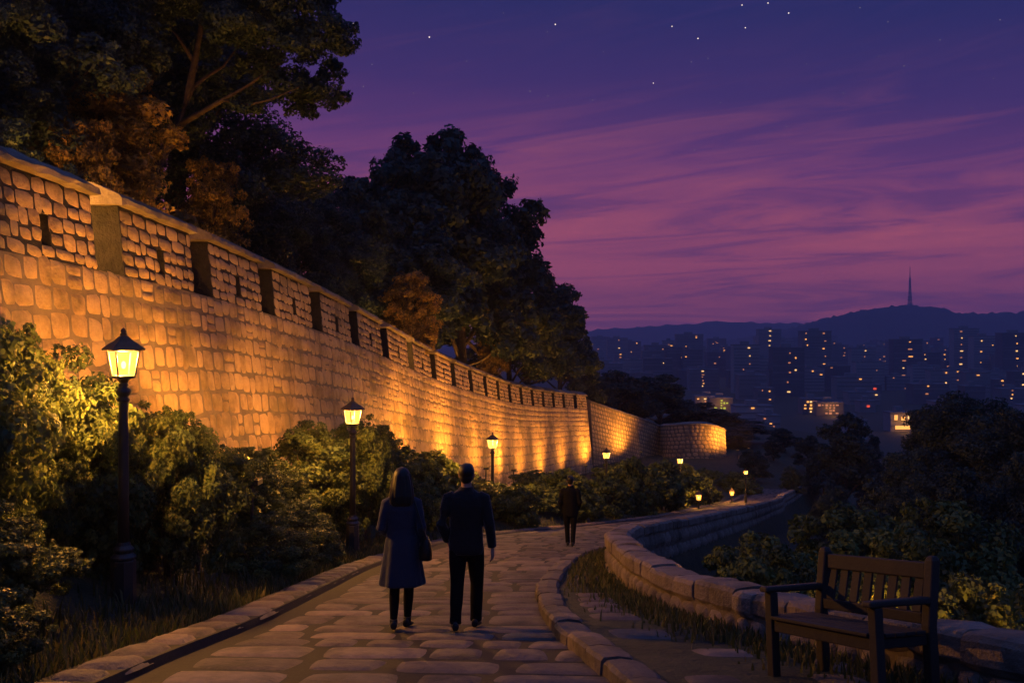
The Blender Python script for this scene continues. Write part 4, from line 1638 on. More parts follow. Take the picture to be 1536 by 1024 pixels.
def arms(mb, sh, el, wr, r):
    m1 = tuple(np.array(sh) * .5 + np.array(el) * .5 + np.array((0, -.008, 0)))
    m2 = tuple(np.array(el) * .55 + np.array(wr) * .45)
    mb.tube([sh, m1, el, m2, wr], r, n=12)


def fold(seed, amp, lobes=5):
    rg = random.Random(seed)
    ph = [rg.uniform(0, 6.28) for _ in range(4)]
    return lambda i, an: amp * (math.sin(lobes * an + ph[0] + .25 * i) * .6 + math.sin((lobes + 3) * an + ph[1] - .3 * i) * .4)


# --- the man
SL = -.148
man = empty('person', (-.49, 10.75, float(zp(10.75)) + .015), math.radians(-3))
tag(man, 'man in a black jacket and dark trousers walking away, right of the woman', 'person', 'people walking down the path')
fl, fr = (-.105, -.13), (.085, .20)                 # left foot trailing, right foot ahead and lower
zl, zr = SL * fl[1], SL * fr[1]
HH = .0
body = MB()
hc = (0.0, .02, 1.655)
head(body, hc, 1.0)
body.tube([(0, -.02, 1.46), (0, -.005, 1.53), (0, 0, 1.60)], [.064, .056, .058], n=14)
body.rings([((0, 0, .86), .15, .10), ((0, 0, .96), .158, .105), ((0, 0, 1.08), .142, .094), ((0, 0, 1.22), .16, .104), ((0, -.01, 1.36), .175, .105), ((0, -.015, 1.44), .15, .085),
            ((0, -.015, 1.49), .08, .06)], n=24)
shl, ell, wrl = (-.185, -.01, 1.415), (-.262, -.075, 1.14), (-.215, .06, .945)
shr, elr, wrr = (.185, -.01, 1.415), (.252, -.045, 1.135), (.275, .02, .885)
arms(body, shl, ell, wrl, [.050, .044, .038, .036, .026])
arms(body, shr, elr, wrr, [.050, .044, .038, .036, .026])
hand(body, (.277, .022, .872), (.06, .06, -1), (-1, .25, 0), 1.0, .45)
hand(body, (-.213, .066, .935), (.35, .35, -.9), (1, .1, .3), 1.0, .3)
for s, f, z in ((-1, fl, zl), (1, fr, zr)):
    leg(body, (s * .092, 0, .90), (s * .098 + .004, f[1] * .55 + .035, .49 + z * .5), (f[0], f[1], .09 + z), [.082, .075, .054, .052, .038])
    body.tube([(f[0], f[1], .09 + z), (f[0], f[1] - .01, .05 + z)], [.036, .034], n=10)
    body.tube([(f[0], f[1] - .05, .04 + z), (f[0] + .005, f[1] + .06, .032 + z), (f[0] + .01, f[1] + .13, .022 + z - .018)], [.028, .030, .018], n=10)
body.remeshed('body', M['skin'], man, .0055, 4)
hr = MB()
hr.ball((hc[0], hc[1] - .026, hc[2] + .036), (.086, .098, .096), n=22, m=14)
hr.ball((hc[0], hc[1] - .055, hc[2] - .022), (.072, .060, .070), n=18, m=10)
hr.ball((hc[0], hc[1] + .030, hc[2] + .085), (.068, .055, .040), n=18, m=10)
hr.remeshed('hair', M['hair'], man, .006, 3)
jk = MB()
jk.rings([((0, .0, .815), .178, .128), ((0, 0, .87), .190, .138), ((0, 0, .98), .186, .135), ((0, 0, 1.10), .178, .128), ((0, -.005, 1.22), .192, .134), ((0, -.012, 1.34), .212, .136),
          ((0, -.018, 1.42), .198, .115), ((0, -.018, 1.465), .150, .092), ((0, -.012, 1.50), .088, .075), ((0, -.008, 1.535), .074, .070)], n=36, ripple=fold(5, .030, 5))
for sh, el, wr in ((shl, ell, wrl), (shr, elr, wrr)):
    m1 = tuple(np.array(sh) * .5 + np.array(el) * .5)
    m2 = tuple(np.array(el) * .5 + np.array(wr) * .5)
    jk.tube([(sh[0] * .82, sh[1], sh[2] - .0), sh, m1, el, m2, wr], [.078, .074, .066, .060, .055, .048], n=14)
jk.remeshed('jacket', M['dark'], man, .010, 4)
tz = MB()
tz.rings([((0, 0, .80), .165, .115), ((0, 0, .86), .178, .122), ((0, 0, .96), .170, .118), ((0, 0, 1.0), .16, .11)], n=28)
for s, f, z in ((-1, fl, zl), (1, fr, zr)):
    kn = np.array((s * .098 + .004, f[1] * .55 + .03, .49 + z * .5))
    hp = np.array((s * .092, 0, .88))
    an = np.array((f[0], f[1] - .004, .075 + z))
    tz.tube([tuple(hp), tuple(hp * .5 + kn * .5), tuple(kn), tuple(kn * .5 + an * .5 + np.array((0, -.012, 0))), tuple(an * .85 + kn * .15), tuple(an)], [.098, .091, .073, .069, .062, .066], n=16)
tz.remeshed('trousers', M['black'], man, .009, 4)
shoe(man, (fl[0], fl[1], zl), -.12, M['leather'], .29)
shoe(man, (fr[0], fr[1], zr), .10, M['leather'], .29)

# --- the woman
wo = empty('person', (-1.19, 10.80, float(zp(10.80)) + .015), math.radians(4))
tag(wo, 'woman with long dark hair in a knee-length slate blue coat, walking away', 'person', 'people walking down the path')
fl, fr = (-.085, -.06), (.055, .13)
zl, zr = SL * fl[1], SL * fr[1]
body = MB()
hc = (0.0, .025, 1.615)
head(body, hc, .95)
body.tube([(0, -.015, 1.42), (0, 0, 1.49), (0, .008, 1.56)], [.054, .047, .050], n=14)
body.rings([((0, 0, .84), .150, .105), ((0, 0, .93), .155, .108), ((0, 0, 1.05), .118, .085), ((0, .005, 1.18), .138, .098), ((0, 0, 1.31), .148, .095), ((0, -.01, 1.39), .13, .078),
            ((0, -.01, 1.44), .07, .055)], n=24)
shl, ell, wrl = (-.158, -.01, 1.365), (-.222, -.045, 1.10), (-.165, .14, 1.0)
shr, elr, wrr = (.158, -.01, 1.365), (.215, -.06, 1.11), (.215, .07, .93)
for sh, el, wr in ((shl, ell, wrl), (shr, elr, wrr)):
    arms(body, sh, el, wr, [.040, .036, .031, .030, .022])
hand(body, (-.160, .152, .995), (.45, .8, -.1), (0, 0, -1), 1.0, .35)
hand(body, (.216, .080, .918), (.05, .25, -1), (-1, .2, 0), 1.0, .8)
for s, f, z in ((-1, fl, zl), (1, fr, zr)):
    leg(body, (s * .085, 0, .88), (s * .075, f[1] * .55 + .03, .475 + z * .5), (f[0], f[1], .09 + z), [.080, .070, .050, .050, .032])
    body.tube([(f[0], f[1], .09 + z), (f[0], f[1] - .01, .05 + z)], [.031, .03], n=10)
    body.tube([(f[0], f[1] - .04, .04 + z), (f[0], f[1] + .05, .030 + z), (f[0], f[1] + .11, .02 + z - .014)], [.024, .026, .016], n=10)
body.remeshed('body', M['skin'], wo, .0055, 4)
hr = MB()
hr.ball((hc[0], hc[1] - .022, hc[2] + .030), (.090, .100, .098), n=22, m=14)
hr.ball((hc[0], hc[1] + .030, hc[2] + .078), (.068, .055, .038), n=18, m=10)
hr.rings([((0, -.095, 1.335), .095, .026), ((0, -.093, 1.37), .122, .040), ((0, -.080, 1.44), .130, .056), ((0, -.052, 1.52), .122, .072), ((0, -.020, 1.60), .108, .088), ((0, -.005, 1.66), .094, .092),
          ((0, -.005, 1.70), .06, .07)], n=40, ripple=lambda i, an: .05 * math.sin(9 * an + .5 * i) + .035 * math.sin(17 * an - .3 * i))
hr.remeshed('hair', M['hair'], wo, .0042, 2)
ct = MB()
ct.rings([((0, .0, .475), .242, .178), ((0, 0, .49), .246, .182), ((0, 0, .62), .226, .168), ((0, 0, .78), .200, .152), ((0, 0, .92), .182, .140), ((0, 0, 1.02), .160, .122), ((0, 0, 1.08), .156, .118),
          ((0, 0, 1.18), .168, .124), ((0, -.005, 1.29), .178, .122), ((0, -.012, 1.37), .165, .102), ((0, -.012, 1.415), .122, .082), ((0, -.006, 1.445), .076, .066), ((0, -.004, 1.48), .066, .060)], n=48,
         ripple=lambda i, an: (.075 if i < 3 else .05 if i < 5 else .016) * (math.sin(6 * an + 1.0) * .7 + math.sin(11 * an + .3 * i) * .35))
for sh, el, wr in ((shl, ell, wrl), (shr, elr, wrr)):
    m1 = tuple(np.array(sh) * .5 + np.array(el) * .5)
    m2 = tuple(np.array(el) * .5 + np.array(wr) * .5)
    ct.tube([(sh[0] * .82, sh[1], sh[2]), sh, m1, el, m2, wr], [.064, .062, .056, .052, .048, .044], n=14)
ct.remeshed('coat', M['coat'], wo, .009, 4)
tg = MB()
for s, f, z in ((-1, fl, zl), (1, fr, zr)):
    leg(tg, (s * .083, 0, .70), (s * .075, f[1] * .55 + .03, .475 + z * .5), (f[0], f[1], .085 + z), [.074, .064, .055, .056, .038])
tg.remeshed('tights', M['black'], wo, .008, 4)
shoe(wo, (fl[0], fl[1], zl), -.05, M['leather'], .245)
shoe(wo, (fr[0], fr[1], zr), .22, M['leather'], .245)
# her shoulder bag
bg = empty('handbag', tuple(Vector(wo.location) + Vector((.262, -.055, .88))), math.radians(10))
tag(bg, 'black shoulder bag hanging at the right hip of the woman in the coat', 'bag')
mb = MB()
mb.rings([((0, 0, -.12), .062, .10), ((0, 0, -.11), .072, .125), ((0, 0, -.02), .070, .135), ((0, 0, .06), .055, .125), ((0, 0, .11), .035, .110), ((0, 0, .125), .02, .095)], n=24, ripple=lambda i, an: .02 * math.sin(4 * an))
mb.build('bag_body', M['leather'], bg, smooth=True)
mb = MB()
mb.tube([(.0, -.10, .10), (-.035, -.07, .22), (-.075, -.02, .36), (-.115, .02, .50), (-.135, .055, .545), (-.125, .105, .49), (-.06, .13, .30), (0, .10, .10)], .011, n=8)
mb.build('strap', M['leather'], bg, smooth=True)

# --- the lone walker
lo_ = empty('person', (1.43, 24.55, float(zp(24.55)) + .015), math.radians(-6))
tag(lo_, 'lone distant walker in a dark hip-length coat with hands in pockets', 'person', 'people walking down the path')
fl, fr = (-.07, .16), (.065, -.10)
zl, zr = SL * fl[1], SL * fr[1]
body = MB()
hc = (0.0, .02, 1.605)
head(body, hc, 1.0)
body.tube([(0, -.02, 1.41), (0, -.005, 1.48), (0, 0, 1.55)], [.062, .055, .057], n=14)
body.rings([((0, 0, .84), .15, .10), ((0, 0, 1.06), .142, .094), ((0, 0, 1.20), .16, .104), ((0, -.01, 1.32), .165, .10), ((0, -.015, 1.40), .14, .08), ((0, -.015, 1.44), .08, .06)], n=24)
shl, ell, wrl = (-.175, -.01, 1.365), (-.245, -.07, 1.10), (-.185, .09, .93)
shr, elr, wrr = (.175, -.01, 1.365), (.245, -.07, 1.10), (.185, .09, .93)
for sh, el, wr, s in ((shl, ell, wrl, -1), (shr, elr, wrr, 1)):
    arms(body, sh, el, wr, [.048, .042, .036, .034, .026])
    hand(body, wr, (-s * .4, .3, -.85), (-s, 0, .2), 1.0 if s < 0 else 1.0, .35)
for s, f, z in ((-1, fl, zl), (1, fr, zr)):
    leg(body, (s * .088, 0, .87), (s * .082, f[1] * .55 + .03, .47 + z * .5), (f[0], f[1], .09 + z), [.080, .072, .052, .050, .036])
    body.tube([(f[0], f[1], .09 + z), (f[0], f[1] - .01, .05 + z)], [.034, .032], n=10)
    body.tube([(f[0], f[1] - .05, .04 + z), (f[0], f[1] + .06, .03 + z), (f[0], f[1] + .13, .022 + z - .018)], [.027, .029, .018], n=10)
body.remeshed('body', M['skin'], lo_, .007, 4)
hr = MB()
hr.ball((hc[0], hc[1] - .026, hc[2] + .036), (.088, .100, .098), n=22, m=14)
hr.ball((hc[0], hc[1] - .055, hc[2] - .022), (.074, .062, .072), n=18, m=10)
hr.ball((hc[0], hc[1] + .030, hc[2] + .085), (.068, .055, .040), n=18, m=10)
hr.remeshed('hair', M['hair'], lo_, .007, 3)
jk = MB()
jk.rings([((0, 0, .74), .170, .128), ((0, 0, .80), .188, .142), ((0, 0, .98), .196, .142), ((0, -.005, 1.18), .195, .136), ((0, -.012, 1.29), .200, .132), ((0, -.018, 1.37), .185, .112),
          ((0, -.018, 1.415), .140, .09), ((0, -.012, 1.45), .086, .075), ((0, -.008, 1.49), .076, .072)], n=36, ripple=fold(8, .028, 5))
for sh, el, wr in ((shl, ell, wrl), (shr, elr, wrr)):
    m1 = tuple(np.array(sh) * .5 + np.array(el) * .5)
    m2 = tuple(np.array(el) * .5 + np.array(wr) * .5)
    jk.tube([(sh[0] * .82, sh[1], sh[2]), sh, m1, el, m2, wr, tuple(np.array(wr) + np.array((-wr[0] * .18, .02, -.05)))], [.078, .074, .066, .060, .056, .054, .05], n=14)
jk.remeshed('jacket', M['black'], lo_, .011, 4)
tz = MB()
tz.rings([((0, 0, .78), .16, .112), ((0, 0, .86), .168, .118), ((0, 0, .94), .16, .112)], n=28)
for s, f, z in ((-1, fl, zl), (1, fr, zr)):
    kn = np.array((s * .082, f[1] * .55 + .03, .47 + z * .5))
    hp = np.array((s * .088, 0, .86))
    an = np.array((f[0], f[1] - .004, .075 + z))
    tz.tube([tuple(hp), tuple(hp * .5 + kn * .5), tuple(kn), tuple(kn * .5 + an * .5), tuple(an)], [.094, .084, .066, .058, .054], n=16)
tz.remeshed('trousers', M['black'], lo_, .010, 4)
shoe(lo_, (fl[0], fl[1], zl), -.08, M['leather'], .28)
shoe(lo_, (fr[0], fr[1], zr), .08, M['leather'], .28)


# ---------------------------------------------------------------- far hills and the mast
def ridge(prof, D, depth, x0, x1, seed, name='hills', rough=3.0):
    rng = np.random.default_rng(seed)
    xs = np.linspace(x0, x1, 260)
    ysr = np.linspace(D - depth * 2.2, D + depth * 2.2, 34)
    px = 768 + xs / D * F
    top = (500 - np.interp(px, [p[0] for p in prof], [p[1] for p in prof])) / F * D
    for _ in range(6):
        top[1:-1] = (top[:-2] + 2 * top[1:-1] + top[2:]) / 4
    Xg, Yg = np.meshgrid(xs, ysr)
    g = np.exp(-((Yg - D) / depth) ** 2)
    Z = -62 + (top[None, :] + 62) * g + rng.normal(0, rough, Xg.shape) * g
    V = np.stack([Xg, Yg, Z], -1).reshape(-1, 3)
    n = len(xs)
    i, j = np.meshgrid(np.arange(len(ysr) - 1), np.arange(n - 1), indexing='ij')
    a = (i * n + j).ravel()
    Q = np.stack([a, a + 1, a + n + 1, a + n], 1)
    me = quad_mesh(name, V, Q, np.full(len(V), .5), M['hill'], True)
    o = bpy.data.objects.new(name, me)
    link(o)
    tag(o, kind='structure')


ridge([(-400, 510), (500, 506), (780, 503), (885, 497), (960, 490), (1070, 483), (1150, 484), (1250, 488), (1350, 492), (1700, 496), (2400, 505)], 5000, 380, -3200, 4200, 1, rough=4.5)
ridge([(900, 530), (1080, 515), (1180, 494), (1240, 478), (1290, 466), (1330, 460), (1365, 458), (1400, 461), (1440, 471), (1480, 470), (1536, 468), (1620, 472), (1800, 485), (2200, 520)], 3600, 300, 200, 3400, 2, rough=3.6)

tw = empty('radio_mast', ((1365 - 768) / F * 3600, 3600, (500 - 459) / F * 3600 - 3))
tag(tw, 'tall thin radio mast on top of the far hill', 'mast')
mb = MB()
mb.box(-11, 11, -11, 11, -8, 7)
mb.box(-7, 7, -7, 7, 7.2, 12)
mb.build('base_building', M['building'], tw)
mb = MB()
hm = 105
for sx in (-1, 1):
    for sy in (-1, 1):
        mb.tube([(sx * 5.5, sy * 5.5, 10), (sx * 3.2, sy * 3.2, 45), (sx * 1.6, sy * 1.6, hm)], [1.2, 1.0, .8], n=6)
for k in range(16):
    z0, z1 = 12 + k * 5.8, 12 + (k + 1) * 5.8
    r0, r1 = 5.4 - 3.9 * (z0 / hm), 5.4 - 3.9 * (z1 / hm)
    for s in (-1, 1):
        mb.tube([(-r0, s * r0, z0), (r1, s * r1, z1)], .4, n=5)
        mb.tube([(r0, s * r0, z0), (-r1, s * r1, z1)], .4, n=5)
mb.build('lattice', M['mast'], tw)
mb = MB()
for z, r in ((24, 8), (34, 7), (50, 5.5)):
    mb.lathe([(r * .7, z), (r, z + 1), (r, z + 3), (r * .6, z + 3.6)], n=14)
mb.build('platform', M['mast'], tw)
mb = MB()
mb.tube([(0, 0, hm - 2), (0, 0, hm + 22), (0, 0, hm + 42)], [1.5, 1.2, .7], n=8)
mb.build('antenna', M['mast'], tw)

# ---------------------------------------------------------------- the city
rc = random.Random(21)
win_me = {}
for kname in ('win_warm', 'win_pale', 'win_dim', 'win_red', 'win_green'):
    mb = MB()
    mb.box(-.5, .5, -.12, .12, -.5, .5)
    win_me[kname] = mb.mesh('lit_window')
    win_me[kname].materials.append(M[kname])
WORDS = ['no', 'one', 'two', 'three', 'four', 'five', 'six', 'seven', 'eight', 'nine', 'ten', 'eleven', 'twelve', 'thirteen', 'fourteen', 'fifteen']


def anchor(px):
    for lim, w in ((930, 'beside the end of the treeline'), (1000, 'above the lower fortress wall'), (1055, 'above the round bastion'), (1110, 'by the yellow-green lights'),
                   (1180, 'left of the bright square'), (1270, 'around the bright square'), (1335, 'left of the hilltop mast'), (1400, 'below the hilltop mast'),
                   (1470, 'right of the hilltop mast'), (1600, 'at the right edge')):
        if px < lim:
            return w
    return 'at the right edge'


def building(px, D, w, hgt, dep, lit, col=None, kind='apartment_block', lab=None, wide=False):
    """px: column of its middle; lit: list of (u, v, kind, width, height), u across -1..1, v 0..1 up the front"""
    X = (px - 768) / F * D
    r = empty(kind, (X, D, -60))
    mb = MB()
    mb.box(-w / 2, w / 2, 0, dep, -2, hgt, rnd=rc.uniform(.1, .9))
    nfl = max(2, int(hgt / 3.2))
    for k in range(1, nfl):                         # balcony bands, proud of the front
        z = k * hgt / nfl
        mb.box(-w / 2 + .4, w / 2 - .4, -.45, -.004, z - .5, z + .35, rnd=rc.uniform(.0, .6))
    mb.build('wall', M['building'], r)
    mb = MB()
    mb.box(-w / 2 - .3, w / 2 + .3, -.3, dep + .3, hgt + .004, hgt + 1.0, rnd=.3)
    mb.box(-w * .18, w * .12, dep * .3, dep * .7, hgt + 1.01, hgt + 4.2, rnd=.5)
    mb.build('roof', M['building'], r)
    for u, v, kn, ww, wh in lit:
        o = bpy.data.objects.new('lit_window', win_me[kn])
        link(o, r)
        o.location = (u * (w / 2 - ww / 2 - .5), -.62, max(1.5, v * hgt))
        o.scale = (ww, 1, wh)
    if lab is None:
        size = 'tall' if hgt > 46 else 'mid-height' if hgt > 26 else 'low'
        dist = 'far' if D > 1900 else 'nearer' if D < 1000 else 'hazy'
        n = len(lit)
        lab = '%s %s city block %s %s' % (size, dist, ('with %s lit windows' % WORDS[min(n, 15)]) if n != 1 else 'with one lit window', anchor(px))
        if n == 0:
            lab = '%s %s dark city block without lit windows %s' % (size, dist, anchor(px))
    if kind == 'market_hall' and len(lit) > 3:      # the lit forecourt
        add_light('forecourt_lamp', r, (0, -7, 6), 2600, .5)
    tag(r, lab, 'building', 'buildings of the distant city')
    return r


def rand_lit(n, D, column=False):
    out = []
    s = D / 1000.0
    u0 = rc.uniform(-.7, .7)
    for k in range(n):
        kn = rc.choice(['win_warm', 'win_pale', 'win_dim', 'win_dim', 'win_dim', 'win_dim'] if D > 1500 else ['win_warm', 'win_warm', 'win_pale', 'win_dim', 'win_dim'])
        u = u0 + rc.uniform(-.06, .06) if column else rc.uniform(-.95, .95)
        v = (.95 - k * (.85 / max(n, 1)) + rc.uniform(-.02, .02)) if column else rc.uniform(.15, .95)
        out.append((u, v, kn, rc.uniform(.8, 2.7) * s ** .5, rc.uniform(.6, 1.3) * s ** .5))
    return out


# blocks whose lights the photo shows plainly: (column, distance, width, height, lit windows)
def col(u, n, v0, v1, kn='win_warm', w=2.4, h=1.45):
    return [(u + rc.uniform(-.08, .08), v0 + (v1 - v0) * k / max(1, n - 1), rc.choice([kn, kn, 'win_pale', 'win_dim']), w * rc.uniform(.4, 1.2), h * rc.uniform(.6, 1.1)) for k in range(n)]


building(1225, 1150, 34, 62, 16, col(.55, 7, .12, .97) + col(-.75, 3, .75, .97), lab='tall dark city tower with a long column of lit windows, above the bright square')
building(1183, 950, 30, 46, 16, col(0, 5, .1, .9, 'win_dim') + col(.5, 2, .55, .8), lab='dark city tower with scattered lit windows, left of the bright square')
building(1120, 1000, 26, 48, 14, col(.2, 4, .45, .95) + col(-.3, 2, .2, .5), lab='dark city tower with paired lit windows, right of the yellow-green lights')
building(1362, 1250, 36, 52, 16, col(.2, 3, .6, .95, w=5) + col(-.3, 3, .15, .5, 'win_warm', 4), lab='city block with wide lit bands, below the hilltop mast')
building(1450, 1350, 34, 66, 16, col(-.5, 7, .15, .95, 'win_dim', 3.4), lab='dark city tower with a dim lit column, right of the hilltop mast')
building(1478, 1300, 30, 56, 16, col(-.4, 3, .4, .9) + col(.6, 2, .5, .8), lab='dark city tower with paired lights, second from the right edge')
building(1525, 1200, 34, 60, 18, col(0, 6, .2, .95), lab='dark city tower with a lit column at the right edge')
building(1035, 1500, 40, 58, 18, col(.5, 2, .93, .97) + col(-.4, 2, .6, .7), lab='broad city tower with lit top windows, above the round bastion')
building(1155, 1600, 36, 66, 18, col(.0, 5, .5, .97, 'win_pale', 4), lab='city tower with a bright lit top, left of the tall dark tower')
building(985, 1300, 30, 44, 16, col(-.2, 3, .4, .9) + col(.6, 2, .6, .9, 'win_dim'), lab='city tower with a few lights above the lower fortress wall')
# the rest, in belts from near to far
cells = []
for D, step, hlo, hhi in ((600, 70, 7, 11), (690, 60, 7, 13), (820, 55, 8, 17), (930, 44, 12, 26), (1080, 40, 14, 34), (1300, 34, 18, 44), (1600, 30, 22, 50), (2000, 27, 22, 52), (2500, 30, 22, 55)):
    x = 872.0
    while x < 1570:
        cells.append((x + rc.uniform(-9, 9), D * rc.uniform(.94, 1.06), rc.uniform(hlo, hhi)))
        x += step * rc.uniform(.8, 1.2)
for px, D, hgt in cells:
    if D < 1000 and any(abs(px - g) < 34 for g in (1063, 1082, 1220, 1245, 1353)):
        continue
    n = rc.choices([0, 1, 2, 3, 4, 5], [.20, .26, .22, .16, .10, .06])[0]
    if D < 1000:
        n = min(n + rc.choice([0, 1]), 3)
    elif D > 1500:
        n = min(n + rc.choice([2, 3, 4, 5]), 9)
    else:
        n = min(n + rc.choice([0, 1, 2]), 6)
    building(px, D, rc.uniform(16, 40) * (D / 1400) ** .4, hgt, rc.uniform(11, 18), rand_lit(n, D, rc.random() < .3))
def glowing(n, kn, k=1.0):
    cells_ = [(a, b) for a in range(7) for b in range(4)]
    rc.shuffle(cells_)
    cells_.sort(key=lambda c: abs(c[0] - 3) + rc.uniform(0, 2.5))
    return [((a - 3) / 3.3 + rc.uniform(-.03, .03), .2 + b * .22, rc.choice([kn, kn, 'win_dim' if kn != 'win_green' else kn, 'win_pale' if kn == 'win_warm' else kn]), rc.uniform(1.0, 2.1), rc.uniform(.7, 1.6))
            for a, b in cells_[:n]]


# the glowing spots: low market halls and a square whose fronts are floodlit
building(1063, 800, 22, 9, 12, glowing(19, 'win_warm'), lab='low floodlit hall glowing orange above the round bastion', kind='market_hall')
building(1082, 780, 18, 9, 12, glowing(8, 'win_green', .6), lab='low hall with yellow-green lit signs', kind='market_hall')
building(1220, 740, 16, 11, 12, glowing(19, 'win_warm'), lab='brightest orange floodlit hall of the city, left half of the bright square', kind='market_hall')
building(1245, 730, 20, 9, 12, glowing(14, 'win_dim'), lab='orange floodlit hall forming the right half of the bright square', kind='market_hall')
building(1353, 610, 14, 11, 12, [(-.7, .8, 'win_warm', 2, 3), (.1, .75, 'win_warm', 2.4, 2.2), (.1, .25, 'win_warm', 9, 2.2), (.8, .8, 'win_pale', 2, 1.6)], lab='low lit house between the dark valley trees at the right', kind='market_hall')
building(1312, 1000, 14, 8, 12, [(0, .6, 'win_red', 3.0, 2)], lab='small low block with one red light', kind='market_hall')
building(1302, 760, 12, 8, 12, [(0, .6, 'win_red', 2.2, 1.6)], lab='small low block with one red light, right of the bright square', kind='market_hall')

# ---------------------------------------------------------------- stars
STARS = [(644, 56, 1.0), (833, 37, .9), (1008, 40, .7), (1047, 58, .9), (1113, 8, .8), (1152, 5, .8), (1183, 20, .9), (1118, 42, .7), (530, 35, .6), (545, 130, .5), (558, 97, .5), (795, 137, .5), (822, 144, .4),
         (889, 150, .5), (980, 125, .6), (1037, 93, .4), (1042, 225, .5), (1081, 154, .4), (1332, 33, .4), (1356, 99, .4), (1457, 163, .4), (1318, 85, .35), (821, 48, .3), (1062, 88, .3), (700, 92, .3), (905, 78, .3), (1210, 96, .35), (1265, 140, .3), (1410, 60, .35), (1490, 118, .3), (1180, 190, .3), (940, 205, .3), (620, 140, .3), (1500, 30, .4),
         (1290, 12, .35), (755, 20, .35)]
smb = MB()
smb.ball((0, 0, 0), (1, 1, 1), n=8, m=6)
sme, smd = smb.mesh('star'), smb.mesh('star')
sme.materials.append(M['star'])
smd.materials.append(M['stardim'])
for x, y, b in STARS:
    o = bpy.data.objects.new('star', sme if b >= .6 else smd)
    link(o)
    d = Vector(((x - 768) / F, 1, (500 - y) / F)).normalized() * 11000
    o.location = d
    o.scale = (5.0 * b + 2.0,) * 3
    tag(o, 'faint white star in the upper part of the dusk sky', 'star', 'stars in the dusk sky')

# ---------------------------------------------------------------- haze
mb = MB()
mb.box(-6300, 6300, -60, 6400, -63.5, 250)
hz = new_mat('thin_evening_haze')
vol = N(hz[1], 'ShaderNodeVolumePrincipled')
vol.inputs['Color'].default_value = (.74, .72, .98, 1)
vol.inputs['Density'].default_value = 0.00020
vol.inputs['Anisotropy'].default_value = .35
hz[1].links.new(vol.outputs[0], hz[2].inputs['Volume'])
o = mb.build('haze', hz[0])
tag(o, 'thin purple evening haze over the valley', 'haze', kind='stuff')

# ---------------------------------------------------------------- sky
w = bpy.data.worlds.new('World')
scene.world = w
w.use_nodes = True
nt = w.node_tree
for n in list(nt.nodes):
    nt.nodes.remove(n)
wo_ = nt.nodes.new('ShaderNodeOutputWorld')
bgd = nt.nodes.new('ShaderNodeBackground')
tc = N(nt, 'ShaderNodeTexCoord')
sep = N(nt, 'ShaderNodeSeparateXYZ')
nt.links.new(tc.outputs['Generated'], sep.inputs[0])


def math_n(op, a, b=None, clamp=False):
    n = nt.nodes.new('ShaderNodeMath')
    n.operation = op
    n.use_clamp = clamp
    for i, v in enumerate((a, b)):
        if v is None:
            continue
        if isinstance(v, (int, float)):
            n.inputs[i].default_value = v
        else:
            nt.links.new(v, n.inputs[i])
    return n.outputs[0]


ax = math_n('DIVIDE', sep.outputs['X'], math_n('ADD', math_n('ABSOLUTE', sep.outputs['Y']), .25))
el = sep.outputs['Z']
# the sky is warmer towards the left and low down, where the sun went under
el2 = math_n('ADD', el, math_n('MULTIPLY', math_n('SUBTRACT', ax, .05), .085))
elm = math_n('ADD', el2, .1)
sky = ramp(nt, elm, [(.0, (.030, .020, .060)), (.085, (.10, .040, .12)), (.115, (.27, .062, .12)), (.155, (.34, .070, .115)), (.21, (.205, .050, .115)), (.27, (.105, .033, .125)), (.335, (.038, .022, .108)),
                     (.41, (.016, .018, .092)), (.50, (.015, .021, .10)), (.60, (.035, .052, .20)), (1.0, (.050, .078, .30))])
# cloud streaks: flat near the horizon, slanting higher up
v1 = math_n('DIVIDE', el, math_n('ADD', math_n('MULTIPLY', math_n('ADD', ax, .5), 1.25), 1.0))
cmb = N(nt, 'ShaderNodeCombineXYZ')
nt.links.new(math_n('MULTIPLY', ax, 4.2), cmb.inputs[0])
nt.links.new(math_n('MULTIPLY', v1, 74.0), cmb.inputs[1])
n1 = N(nt, 'ShaderNodeTexNoise', Scale=1.0, Detail=9.0, Roughness=.66, Distortion=.9)
nt.links.new(cmb.outputs[0], n1.inputs['Vector'])
cmb2 = N(nt, 'ShaderNodeCombineXYZ')
nt.links.new(math_n('MULTIPLY', ax, 1.5), cmb2.inputs[0])
nt.links.new(math_n('MULTIPLY', v1, 16.0), cmb2.inputs[1])
cmb2.inputs[2].default_value = 4.2
n2 = N(nt, 'ShaderNodeTexNoise', Scale=1.0, Detail=5.0, Roughness=.55, Distortion=.3)
nt.links.new(cmb2.outputs[0], n2.inputs['Vector'])
c_hi = ramp(nt, n1.outputs['Fac'], [(.43, (0, 0, 0)), (.66, (1, 1, 1))])
c_mid = ramp(nt, n2.outputs['Fac'], [(.38, (0, 0, 0)), (.66, (1, 1, 1))])
lowf = ramp(nt, math_n('ADD', el2, .1), [(.09, (.2, .2, .2)), (.12, (1, 1, 1)), (.24, (.9, .9, .9)), (.36, (.4, .4, .4)), (.46, (.1, .1, .1)), (.6, (0, 0, 0))])
m1 = math_n('MULTIPLY', math_n('MULTIPLY', c_hi.outputs[0], math_n('ADD', math_n('MULTIPLY', c_mid.outputs[0], .8), .2)), math_n('MULTIPLY', lowf.outputs[0], .95))
mix1 = N(nt, 'ShaderNodeMix', data_type='RGBA')
nt.links.new(m1, mix1.inputs[0])
nt.links.new(sky.outputs[0], mix1.inputs[6])
cloudc = ramp(nt, math_n('ADD', el2, .1), [(.12, (.66, .130, .125)), (.20, (.52, .105, .110)), (.27, (.26, .065, .115)), (.36, (.12, .040, .11)), (.45, (.08, .035, .10))])
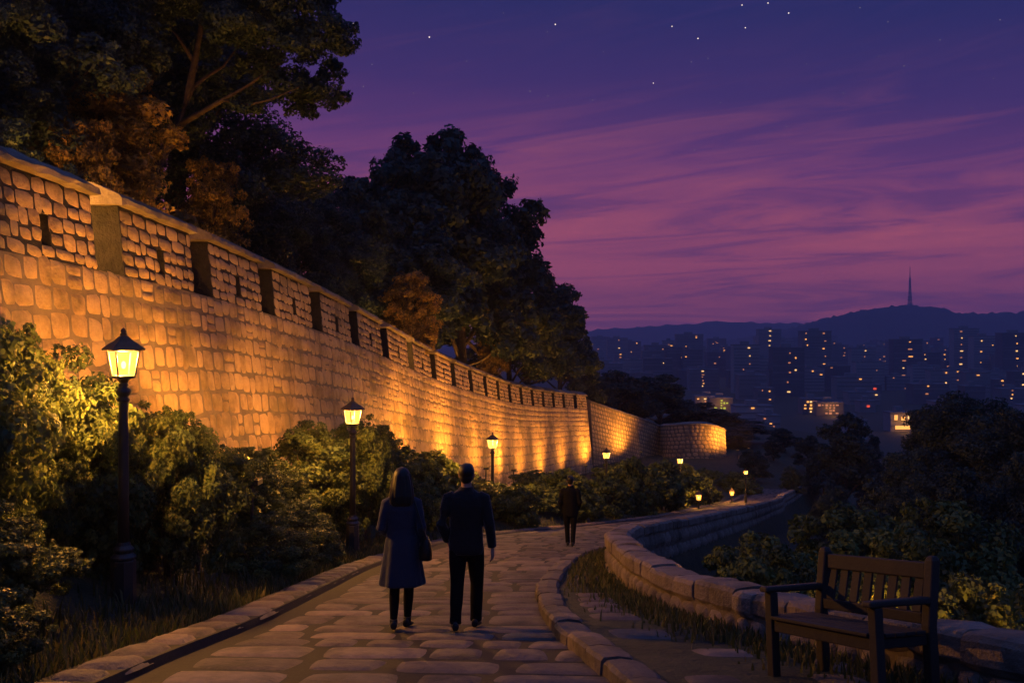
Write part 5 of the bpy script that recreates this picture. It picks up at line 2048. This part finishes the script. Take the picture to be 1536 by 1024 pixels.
nt.links.new(cloudc.outputs[0], mix1.inputs[7])
# darker blue-violet gaps
c_lo = ramp(nt, n1.outputs['Fac'], [(.34, (1, 1, 1)), (.49, (0, 0, 0))])
m2 = math_n('MULTIPLY', math_n('MULTIPLY', c_lo.outputs[0], math_n('SUBTRACT', 1.0, math_n('MULTIPLY', c_mid.outputs[0], .5))), math_n('MULTIPLY', lowf.outputs[0], .75))
mix2 = N(nt, 'ShaderNodeMix', data_type='RGBA')
nt.links.new(m2, mix2.inputs[0])
nt.links.new(mix1.outputs[2], mix2.inputs[6])
mix2.inputs[7].default_value = (.060, .028, .115, 1)
night = ramp(nt, math_n('ADD', el, .1), [(.0, (.010, .014, .03)), (.11, (.024, .038, .105)), (.4, (.032, .056, .185)), (1.0, (.058, .105, .38))])
front = ramp(nt, sep.outputs['Y'], [(.05, (0, 0, 0)), (.75, (1, 1, 1))])
mix3 = N(nt, 'ShaderNodeMix', data_type='RGBA')
nt.links.new(front.outputs[0], mix3.inputs[0])
nt.links.new(night.outputs[0], mix3.inputs[6])
nt.links.new(mix2.outputs[2], mix3.inputs[7])
nt.links.new(mix3.outputs[2], bgd.inputs['Color'])
bgd.inputs['Strength'].default_value = 1.35
nt.links.new(bgd.outputs[0], wo_.inputs['Surface'])

# ---------------------------------------------------------------- camera and render settings
cd = bpy.data.cameras.new('camera')
cam = bpy.data.objects.new('camera', cd)
COL.objects.link(cam)
cam.location = (0, 0, 0)
cam.rotation_euler = (math.radians(90), 0, 0)
cd.sensor_width = 36
cd.lens = 36 * F / 1536
cd.shift_y = -12 / 1536
cd.clip_start = .05
cd.clip_end = 20000
scene.camera = cam
scene.view_settings.view_transform = 'Standard'
scene.view_settings.look = 'None'
scene.view_settings.exposure = 0
scene.view_settings.gamma = 1
cy = scene.cycles
cy.max_bounces = 6
cy.diffuse_bounces = 3
cy.glossy_bounces = 2
cy.transmission_bounces = 3
cy.transparent_max_bounces = 8
cy.volume_bounces = 0
cy.sample_clamp_indirect = 3.0
cy.use_denoising = True
